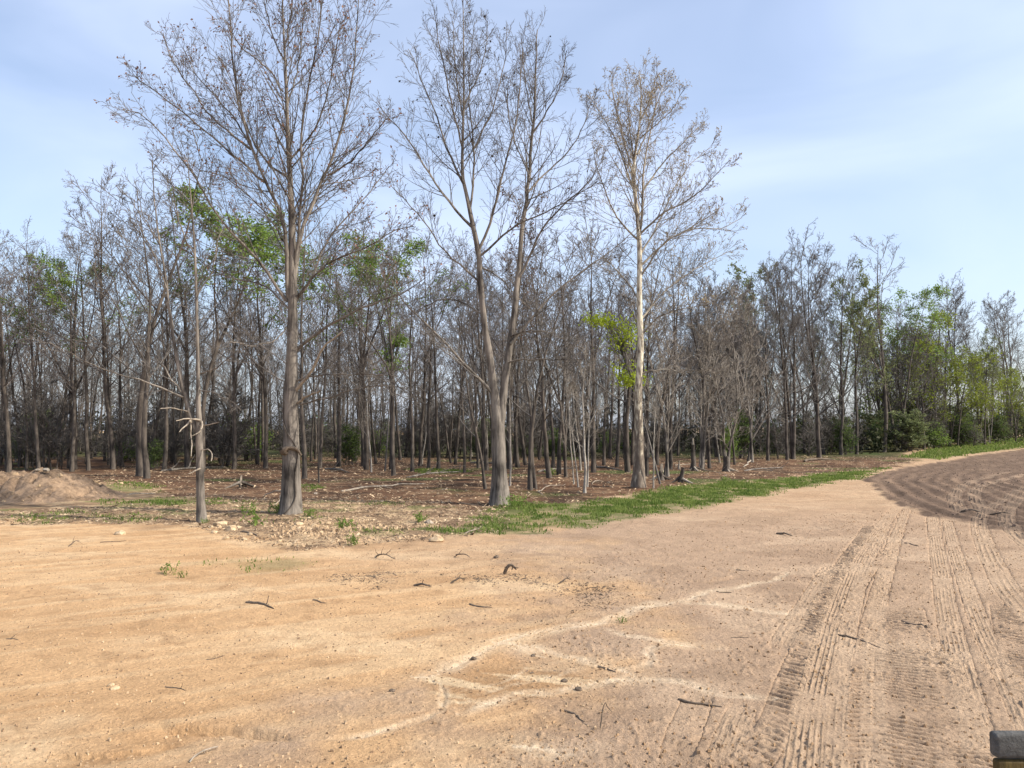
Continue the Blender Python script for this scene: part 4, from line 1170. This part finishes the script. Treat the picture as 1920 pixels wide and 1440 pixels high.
# ------------------------------------------------------------------ grass
def blades(name, polys, label, dens, h0, h1, mat, seed, edge=.5):
    rng = np.random.default_rng(seed)
    Vs = []
    for poly in polys:
        lo, hi = poly.min(0) - .6, poly.max(0) + .6
        n = int((hi - lo).prod() * dens)
        x = rng.uniform(lo[0], hi[0], n); y = rng.uniform(lo[1], hi[1], n)
        sd = poly_sd(x, y, poly) + 1.4 * (fbm(x * 1.1, y * 1.1, 51, 4) - .5)
        cl = fbm(x * 2.2, y * 2.2, 301, 4)
        k = (rng.random(n) < sstep(-edge * .4, edge, sd) * sstep(.34, .60, cl)) & (rng.random(n) < np.clip(26 / np.hypot(x, y), .12, 1) ** 1.2)
        x, y, cl = x[k], y[k], cl[k]
        h = (h0 + (h1 - h0) * rng.random(len(x)) ** 1.6) * (.45 + 1.1 * fbm(x * .7, y * .7, 303, 3))
        w = (.004 + .0005 * np.hypot(x, y)) * (.7 + .6 * rng.random(len(x)))
        a = rng.uniform(0, 6.283, len(x)); b_ = rng.uniform(0, 6.283, len(x)); ben = h * rng.uniform(.15, .7, len(x))
        z = ground_at(x, y) - .01
        P = np.stack([x, y, z], 1); W = np.stack([np.cos(a) * w, np.sin(a) * w, 0 * w], 1)
        B = np.stack([np.cos(b_) * ben, np.sin(b_) * ben, h], 1)
        Mid = P + B * np.array([.35, .35, .6])
        Vs.append(np.stack([P - W, P + W, Mid + W * .7, Mid - W * .7, P + B], 1))
    V = np.concatenate(Vs); n = len(V); i = np.arange(n)[:, None] * 5
    Q = i + np.array([[0, 1, 2, 3]]); T = i + np.array([[3, 2, 4]])
    me = mesh_np(name, V.reshape(-1, 3), [Q, T], False)
    link(name, me, mat, kind='stuff', label=label, category='grass')
blades('grass_verge', [GRASS_POLY], 'long strip of fresh green grass between the dirt and the woods', 760, .025, .11, M_GRASS, 1, .9)
blades('far_grass', [GRASS2_POLY], 'green grass bank between the tilled field and the right treeline', 130, .12, .30, M_GRASS, 2)
blades('grass_patches', GRASS_PATCHES, 'scattered patches of thin green grass on the left scrub', 420, .03, .10, M_GRASS, 3, .8)

# weeds at the feet of the trees
def weed(px, py, n, h, label, seed, mat=M_LEAF):
    rng = np.random.default_rng(seed); p = at(px, py); p[2] = gz(p[0], p[1])
    tb, lb = Buf(), Buf()
    S = np.zeros((n, 5, 3)); S[:, 0, :2] = rng.normal(size=(n, 2)) * h * .3
    d = unit(np.concatenate([rng.normal(size=(n, 2)) * .45, np.ones((n, 1))], 1))
    for j in range(1, 5):
        S[:, j] = S[:, j - 1] + d * (h * rng.uniform(.5, 1.1, n) / 4)[:, None]; d = unit(d + rng.normal(size=(n, 3)) * .15)
    tubes(tb, S, np.full((n, 5), .004), 3)
    c = S[:, 1:].reshape(-1, 3); c = np.repeat(c, 3, 0) + rng.normal(size=(len(c) * 3, 3)) * .02
    leaf_quads(lb, c, min(.07, .2 * h), rng, .5)
    root = empty('weed', p, label, 'weed')
    link('stem', tb.mesh('stem'), M_GRASS, root); link('leaves', lb.mesh('leaves', False), mat, root)
for a in ((478, 985, 9, .38, 'green weed between the forked tree and the tallest tree', 1), (520, 962, 16, .32, 'leafy weeds at the left foot of the tallest tree', 2), (580, 968, 14, .22, 'low weeds at the right foot of the tallest tree', 3),
          (648, 990, 12, .26, 'green weed tuft on the pale rubble, right of the tallest tree', 4), (790, 978, 16, .24, 'round weed tuft at the left tip of the grass verge', 5), (968, 952, 22, .42, 'bright leafy clump beside the foot of the double-stemmed tree', 6),
          (668, 1022, 10, .22, 'weed tuft on the sand below the pale rubble', 7), (1172, 1168, 5, .08, 'tiny green seedling beside a washed channel', 8), (318, 1078, 5, .22, 'thin green sprout on the orange sand below the forked tree', 9),
          (345, 1083, 6, .12, 'low sprouts right of the thin sprout on the sand', 10), (465, 968, 8, .4, 'small upright weed left of the tallest tree', 11), (1034, 892, 10, .4, 'green weed at the foot of the bent grey trunk', 12),
          (380, 980, 8, .14, 'little weed at the foot of the forked tree', 13), (1360, 905, 12, .3, 'weed tuft at the upper edge of the verge below the root-flared tree', 14)):
    weed(*a)

# ------------------------------------------------------------------ chips, litter, clods
def scatter(name, poly, n, size, mat, label, seed, flat=.35, near_pow=1.0, keep=None, zup=.3, aspect=(2, 7), chunk=False):
    """Loose slivers: four-sided splinters too small to pick apart."""
    rng = np.random.default_rng(seed)
    lo, hi = poly.min(0), poly.max(0)
    x = rng.uniform(lo[0], hi[0], n * 4); y = lo[1] + (hi[1] - lo[1]) * rng.random(n * 4) ** near_pow
    k = poly_sd(x, y, poly) > 0
    if keep is not None: k &= keep(x, y, rng)
    x, y = x[k][:n], y[k][:n]; n = len(x)
    z = ground_at(x, y)
    a = rng.uniform(0, 6.283, n)
    ln = size * np.clip(rng.lognormal(0, .5, n), .3, 2.4); w = ln / rng.uniform(aspect[0], aspect[1], n); tl = rng.normal(size=n) * zup
    D = np.stack([np.cos(a), np.sin(a), tl], 1) * ln[:, None] * .5
    X = np.stack([-np.sin(a), np.cos(a), rng.normal(size=n) * .3], 1) * w[:, None] * .5
    U = np.stack([0 * w, 0 * w, np.maximum(w * flat * 2, .004)], 1)
    C = np.stack([x, y, z + np.abs(tl) * ln * .4], 1)
    A4 = np.stack([C - D - X * .6, C - D + X * .8, C + D + X * .5, C + D - X], 1)
    if chunk:                                     # blunt lumps: five faces
        cen = A4.mean(1, keepdims=True)
        B4 = cen + (A4 - cen) * rng.uniform(.45, .85, (n, 4, 1)) + U[:, None] * rng.uniform(.6, 1.3, (n, 4, 1)); A4 = A4 - np.array([0, 0, .01])
        V = np.concatenate([A4, B4], 1); i = np.arange(n)[:, None] * 8
        T = np.concatenate([i + np.array([[q, (q + 1) % 4, 4 + (q + 1) % 4, 4 + q]]) for q in range(4)] + [i + np.array([[4, 5, 6, 7]])])
    else:
        V = np.concatenate([A4, (C + U + D * .1)[:, None]], 1); i = np.arange(n)[:, None] * 5
        T = np.concatenate([i + np.array([[0, 1, 4]]), i + np.array([[1, 2, 4]]), i + np.array([[2, 3, 4]]), i + np.array([[3, 0, 4]])])
    link(name, mesh_np(name, V.reshape(-1, 3), T, False), mat, kind='stuff', label=label, category='debris')
FL = ats([(100, 905), (230, 912), (300, 932), (450, 940), (620, 938), (850, 955), (930, 965), (960, 948), (1060, 948), (1150, 937), (1258, 917), (1330, 909), (1451, 901), (1551, 889), (1662, 880), (1725, 866), (1690, 855), (1400, 852), (1000, 850), (600, 850), (300, 862)])
scatter('wood_chips', FL, 17000, .072, M_CHIP, 'pale wood chips strewn over the forest floor', 11, near_pow=1.5)
scatter('leaf_litter', FL, 15000, .085, M_LITTER, 'dark twigs and leaf litter over the forest floor', 12, near_pow=1.5, zup=.2, flat=.2, aspect=(3, 12))
SC2 = ats([(330, 985), (450, 1012), (560, 1035), (700, 1022), (830, 1012), (960, 995), (950, 950), (700, 930), (450, 935), (200, 950), (0, 960), (0, 985)])
scatter('scrub_chips', SC2, 6500, .05, M_CHIP, 'pale splintered wood and chips on the scrub strip', 13)
scatter('scrub_litter', SC2, 9000, .075, M_LITTER, 'dark twigs littering the scrub strip', 14, zup=.2, flat=.2, aspect=(4, 14))
scatter('rubble', ats([(365, 985), (480, 985), (640, 972), (800, 985), (840, 1005), (700, 1020), (560, 1025), (440, 1015)]), 1700, .045, M_RUBBLE, 'pale crumbled rubble strewn below the tallest tree', 19, flat=.25, chunk=True, aspect=(1.1, 2.2), zup=.1,
        keep=lambda x, y, r: r.random(len(x)) < sstep(.42, .62, fbm(x * 1.1, y * 1.1, 406, 4)))
SAND = ats([(-50, 1440), (1920, 1440), (1920, 1015), (1740, 970), (1640, 905), (1200, 975), (1000, 1003), (700, 1030), (300, 1000), (-50, 1000)])
scatter('bark_flecks', SAND, 7000, .017, M_STICK, 'dark bark flecks and crumbs scattered on the bare soil', 15, near_pow=1.2, zup=.25,
        keep=lambda x, y, r: (r.random(len(x)) < sstep(.50, .68, fbm(x * .5, y * .5, 402, 4)) * (.5 + .5 * sstep(-3, 1, x))))
scatter('litter_band', ats([(600, 1080), (720, 1070), (960, 1075), (1180, 1100), (1150, 1145), (960, 1125), (780, 1110), (640, 1110)]), 1500, .032, M_STICK, 'band of dark twig litter across the middle of the bare soil', 16, zup=.25, aspect=(3, 12),
        keep=lambda x, y, r: r.random(len(x)) < sstep(.46, .62, fbm(x * 1.3, y * 1.3, 404, 4)))
scatter('sand_grit', ats([(-80, 1440), (1100, 1440), (1250, 1100), (900, 1020), (600, 1045), (-80, 1010)]), 6500, .013, M_RUBBLE, 'small lumps of sand and grit on the orange soil', 20, flat=.3, chunk=True, aspect=(1.1, 2.0), zup=.05, near_pow=1.5)
CL = ats([(900, 1440), (1920, 1440), (1920, 1010), (1700, 955), (1300, 980), (1000, 1080)])
scatter('soil_crumbs', CL, 6500, .014, M_CLOD, 'small crumbs of dry soil on the driven ground', 17, flat=.28, chunk=True, aspect=(1.1, 2.2), zup=.1, near_pow=1.4)
scatter('field_crumbs', ats([(1640, 905), (1700, 950), (1920, 1008), (2050, 1040), (2100, 850), (1920, 850), (1760, 872)]), 4000, .035, bark('field_clod', (.10, .07, .05), (.27, .19, .14), 9, 9, .4), 'clods of dark tilled earth in the field', 18, flat=.28, chunk=True, aspect=(1.1, 2.5), zup=.1)

# stones one can pick out
def rock(px, py, size, label, seed, mat=M_ROCK, flat=.6, name='rock', group=None):
    rng = np.random.default_rng(seed)
    import bmesh
    bm = bmesh.new(); bmesh.ops.create_icosphere(bm, subdivisions=2, radius=1)
    ax = rng.normal(size=(7, 3)); ax = unit(ax); cut = rng.uniform(.55, .9, 7)
    for v in bm.verts:
        c = np.array(v.co)
        for a, k in zip(ax, cut):
            d = c @ a
            if d > k: c = c - a * (d - k)
        v.co = c * np.array([1, .8, flat]) * (1 + .06 * rng.normal())
    me = bpy.data.meshes.new(name); bm.to_mesh(me); bm.free()
    p = at(px, py); p[2] = gz(p[0], p[1])
    o = link(name, me, mat, label=label, category='rock')
    if group: o['group'] = group
    o.location = (p[0], p[1], p[2] + size * flat * .25); o.scale = (size, size, size); o.rotation_euler = (0, 0, rng.uniform(0, 6))
for i, (x, y, s, l) in enumerate(((413, 984, .17, 'largest pale tan rock beside the foot of the forked tree'), (434, 995, .16, 'tan rock right of the largest rock by the forked tree'), (225, 1001, .13, 'lone pale rock on the sand left of the forked tree'),
                                  (402, 1000, .09, 'grey small rock in front of the rubble pile'), (425, 1010, .08, 'small tan rock at the near edge of the rubble pile'), (470, 1003, .08, 'small tan rock at the right end of the rubble pile'),
                                  (448, 990, .09, 'small rock at the back of the rubble pile'), (395, 990, .08, 'small rock at the left end of the rubble pile'), (458, 1013, .07, 'low rock below the rubble pile'),
                                  (560, 985, .12, 'pale block on the scrub below the tallest tree'), (590, 987, .10, 'pale stone right of the block below the tallest tree'), (615, 983, .09, 'last stone of the row below the tallest tree'),
                                  (818, 1015, .17, 'pale clod at the left tip of the grass verge'), (805, 983, .12, 'white stone in the grass tip'), (215, 1291, .045, 'pale stone on the open orange sand'),
                                  (208, 1284, .035, 'flat stone just behind the pale stone on the sand'), (930, 1046, .06, 'small dark lump on the bare soil'), (592, 927, .10, 'white stone behind the tallest tree'),
                                  (70, 880, .10, 'white stone on the crest of the dirt mound'), (87, 883, .13, 'largest white stone on the crest of the dirt mound'), (226, 908, .13, 'pale rock at the right toe of the dirt mound'),
                                  (76, 1240, .02, 'tiny pebble at the left of the sand'), (888, 1234, .04, 'dark clod in the pale washed channel'), (1000, 1227, .03, 'dark clod right of the channel fork'),
                                  (1058, 1278, .035, 'dark clod in the middle of the washed fan'), (1085, 1292, .04, 'lower dark clod right of the washed fan'), (735, 1300, .03, 'dark clod left of the washed fan'))):
    mt = M_STICK if 'dark' in l else (M_DEADWOOD if 'white' in l else M_ROCK)
    rock(x, y, s, l, i, mt)
for o in list(bpy.data.objects):                 # the crest stones sit on the mound
    if o.get('label', '').endswith('crest of the dirt mound') and o.get('category') == 'rock':
        d = Vector(on_plane(70 if o['label'].startswith('white') else 87, 881, MOUND[1] + .55)); o.location = (d.x, d.y, d.z)

# sticks and branches one can pick out
def stick(px, py, px2, py2, r, label, seed, mat=M_STICK, bend=.06, twigs=2, rise=0.0, name='stick'):
    rng = np.random.default_rng(seed)
    a, b = at(px, py), at(px2, py2)
    L = np.linalg.norm(b - a); n = 12
    t = np.linspace(0, 1, n)
    P = a + (b - a) * t[:, None]
    side = unit(np.array([-(b - a)[1], (b - a)[0], 0]))
    P += side * (np.sin(t * math.pi * rng.uniform(.8, 2.2)) * bend * L * rng.choice([-1, 1]))[:, None] + np.cumsum(rng.normal(size=(n, 3)) * .012 * L, 0) * np.array([1, 1, .15])
    P[:, 2] = ground_at(P[:, 0], P[:, 1]) + r * .3 + rise * np.sin(t * math.pi) + rise * .6 * t
    o = P[0].copy(); bf = Buf()
    rad = r * (1 - .55 * t); rad[-1] *= .5; rad[0] *= .7
    tubes(bf, (P - o)[None], rad[None], 7, rng, .25)
    ob = link(name, bf.mesh(name), mat, label=label, category='stick'); ob.location = o
    if twigs:
        Q, q = spawn((P - o)[None], rad[None], twigs, .15, .95, (30, 60), .35, 5, .08, .15, rng, rmin=r * .3, lmin=.08)
        Q[..., 2] = np.maximum(Q[..., 2], P[:, 2].min() - o[2] - .01)
        for k in range(twigs):
            tbf = Buf(); tubes(tbf, Q[k:k + 1], q[k:k + 1], 5); link('twig', tbf.mesh('twig'), mat, ob)
DW = M_DEADWOOD
STICKS = [(460, 1131, 520, 1141, .022, 'thick dark stick with a snapped side twig on the orange sand', M_STICK, 2, .0), (586, 1127, 612, 1132, .012, 'short dark stick right of the thick one on the sand', M_STICK, 0, .0),
          (1455, 1000, 1486, 1006, .025, 'bent black stick on the brown soil toward the woods', M_STICK, 1, .02), (1570, 1190, 1652, 1212, .011, 'long thin dark stick across the tyre tracks', M_STICK, 1, 0),
          (880, 1134, 918, 1143, .014, 'short straight dark stick at mid ground', M_STICK, 0, 0), (1344, 1113, 1371, 1110, .014, 'small stick lying in the upper washed channel', M_STICK, 0, 0),
          (945, 1078, 968, 1078, .03, 'upturned root stub standing on the bare soil', M_STICK, 4, .10), (1120, 1253, 1158, 1262, .014, 'dark stick beside the washed channel fork', M_STICK, 0, 0),
          (1272, 1312, 1352, 1328, .012, 'dark broken stick by the deep lug prints', M_STICK, 0, 0), (1055, 1333, 1100, 1352, .010, 'thin dark twig below the washed fan', M_STICK, 1, 0),
          (1126, 1367, 1150, 1350, .005, 'upright thin twig poking from the sand', M_STICK, 0, .10), (355, 1428, 400, 1400, .008, 'pale thin twig near the bottom of the sand', DW, 1, .02),
          (12, 1198, 37, 1199, .008, 'small curled twig at the far left of the sand', M_STICK, 1, .0), (310, 1288, 352, 1294, .007, 'thin twig right of the pale stone', M_STICK, 1, 0), (385, 1238, 422, 1230, .006, 'thin curved twig on the middle of the sand', M_STICK, 0, 0),
          (640, 921, 800, 909, .045, 'long pale fallen branch on the forest floor behind the tallest tree', DW, 3, .05), (88, 973, 152, 966, .018, 'dark branch lying on thin grass below the mound', M_STICK, 2, .0),
          (243, 928, 290, 926, .035, 'pale short log on the grass right of the mound', DW, 0, 0), (188, 1019, 235, 1015, .012, 'dark twig on the sand edge below the mound', M_STICK, 1, 0), (128, 1026, 152, 1018, .010, 'forked little twig left of the forked tree', M_STICK, 2, .05),
          (496, 930, 527, 957, .02, 'pale stick leaning against the foot of the tallest tree', DW, 0, .25), (452, 999, 487, 1004, .03, 'grey weathered stick by the rubble pile', M_STICK, 0, 0), (860, 945, 905, 948, .03, 'dark log on the chips left of the double-stemmed tree', M_STICK, 1, 0),
          (1020, 927, 1060, 912, .02, 'pale stick on the forest floor below the white saplings', DW, 2, .08), (1110, 908, 1135, 904, .018, 'pale stick right of the white saplings', DW, 1, .05), (828, 918, 842, 916, .025, 'short pale log behind the double-stemmed tree', DW, 0, 0),
          (872, 1003, 903, 995, .012, 'pale twig at the near edge of the grass verge', DW, 1, .05), (705, 1042, 735, 1052, .015, 'dark tangled twigs on the soil below the scrub', M_STICK, 4, .06), (855, 1042, 880, 1050, .014, 'dark crooked twig on the soil below the verge', M_STICK, 3, .05),
          (775, 1098, 812, 1104, .018, 'dark root piece in the twig litter band', M_STICK, 3, .02), (845, 1095, 872, 1092, .016, 'dark curled root right in the twig litter band', M_STICK, 3, .05), (1048, 1094, 1072, 1088, .012, 'dark twig cluster right of the litter band', M_STICK, 3, .04),
          (1298, 870, 1330, 897, .02, 'pale root splayed at the reddish trunk', DW, 1, .05), (1395, 876, 1412, 868, .04, 'pale slanted stub left of the shaggy trunk', DW, 0, .2), (1800, 958, 1905, 966, .03, 'dark crust edge lying across the field tracks', M_STICK, 0, 0),
          (1505, 866, 1550, 862, .10, 'low dark log pile at the foot of the multi-stemmed tree', M_STICK, 2, .05), (1690, 1165, 1735, 1180, .015, 'dark stick right of the inner tyre track', M_STICK, 0, 0), (1380, 1070, 1405, 1071, .012, 'thin stick at the end of the upper channel', M_STICK, 0, 0),
          (1695, 1018, 1728, 1024, .014, 'dark stick between the tyre tracks near the field', M_STICK, 1, .0), (1370, 1195, 1405, 1193, .007, 'thin straight twig on soil left of the lug prints', M_STICK, 0, 0)]
for i, (a, b, c, d, r, lab, mt, tw, rise) in enumerate(STICKS):
    stick(a, b, c, d, r, lab, 700 + i, mt, .06, tw, rise)

# flared roots and a jagged stump, fallen stems inside the woods along the cleared edge
def stump(px, py, h, r, label, seed):
    rng = np.random.default_rng(seed); p = at(px, py); b = Buf()
    n = 9; t = np.linspace(0, 1, n); P = np.stack([.05 * rng.normal() * t, .05 * rng.normal() * t, -.1 + h * t], 1)
    tubes(b, P[None], (r * (1 + .8 * np.exp(-t * 5)) * (1 - .35 * t))[None], 9, rng, .45)
    root = empty('tree_stump', p, label, 'stump')
    link('trunk', b.mesh('trunk'), M_DARKBARK, root)
    for k in range(5):
        a = rng.uniform(0, 6.28); L = rng.uniform(.4, .9)
        Q = np.array([[0, 0, .22], [math.cos(a) * .3 * L, math.sin(a) * .3 * L, .12], [math.cos(a) * .7 * L, math.sin(a) * .7 * L, .02], [math.cos(a) * L, math.sin(a) * L, -.05]])
        b = Buf(); tubes(b, resample(Q, 8, 1)[None], np.linspace(.07, .02, 8)[None], 6, rng, .2); link('root', b.mesh('root'), M_DEADWOOD if k < 2 else M_DARKBARK, root)
    for k in range(3):
        a = rng.uniform(0, 6.28); q = np.array([math.cos(a) * r * .5, math.sin(a) * r * .5, h - .15])
        b = Buf(); tubes(b, np.array([q, q + (0, 0, .2), q + (.02, 0, .38)])[None], np.array([[.05, .03, .006]]), 5, rng, .3); link('splinter', b.mesh('splinter'), M_DEADWOOD, root)
for i, (a, b, c, d, r, lab) in enumerate(((300, 884, 420, 878, .07, 'fallen grey stem on the forest floor behind the forked tree'), (610, 880, 660, 888, .06, 'fallen stem left of the dark evergreen bush'), (760, 896, 870, 886, .05, 'thin fallen stem under the trees left of the double-stemmed tree'),
                                           (1010, 886, 1075, 880, .06, 'fallen stem behind the white sapling clump'), (1110, 876, 1180, 884, .07, 'fallen stem behind the sycamore foot'), (1395, 884, 1470, 878, .05, 'fallen stem on the chips below the shaggy trunk'), (880, 868, 960, 872, .07, 'far fallen stem behind the double-stemmed tree'))):
    stick(a, b, c, d, r, lab, 900 + i, M_GREYBARK, .03, 3, .05, 'fallen_stem')
stump(1300, 882, 1.5, .13, 'splintered stump left of the reddish trunk', 1)
stump(1362, 884, .9, .16, 'dark stump with spread roots at the foot of the ivy tree', 2)
stump(1275, 905, .7, .10, 'short dark snag in the weeds at the grass edge', 3)
stump(1240, 900, .5, .12, 'low broken stump right of the sycamore', 4)
stump(452, 914, .25, .06, 'small dark stub on the forest floor left of the tallest tree', 5)

# ------------------------------------------------------------------ the machine post in the near right corner
def post():
    import bmesh
    Y = 3.0
    tl = on_plane(1867, 1377, Y)
    top, x0, w, dp = tl[2], tl[0], .20, .05
    root = empty('machine_post', (x0 + w / 2, Y + dp / 2, 0), 'mustard steel post with grey cap in the bottom right corner', 'post')
    def box(name, sx, sy, z0, z1, bev, mat):
        bm = bmesh.new(); bmesh.ops.create_cube(bm, size=1)
        for v in bm.verts: v.co = (v.co.x * sx, v.co.y * sy, z0 + (v.co.z + .5) * (z1 - z0))
        bmesh.ops.bevel(bm, geom=bm.edges[:], offset=bev, segments=3, affect='EDGES', profile=.5)
        me = bpy.data.meshes.new(name); bm.to_mesh(me); bm.free()
        for p in me.polygons: p.use_smooth = True
        link(name, me, mat, root)
    mu = bark('worn_mustard_paint', (.055, .036, .012), (.13, .09, .028), 9, 1.5, .4, .6)
    gr = bark('worn_grey_rubber', (.075, .073, .068), (.145, .14, .13), 9, 9, .5, .85)
    box('post_body', w - .012, dp - .012, -.15, top - .10, .012, mu)
    box('cap', w, dp, top - .092, top, .014, gr)
    box('flange', w + .05, dp + .05, -.02, .025, .006, mu)
post()
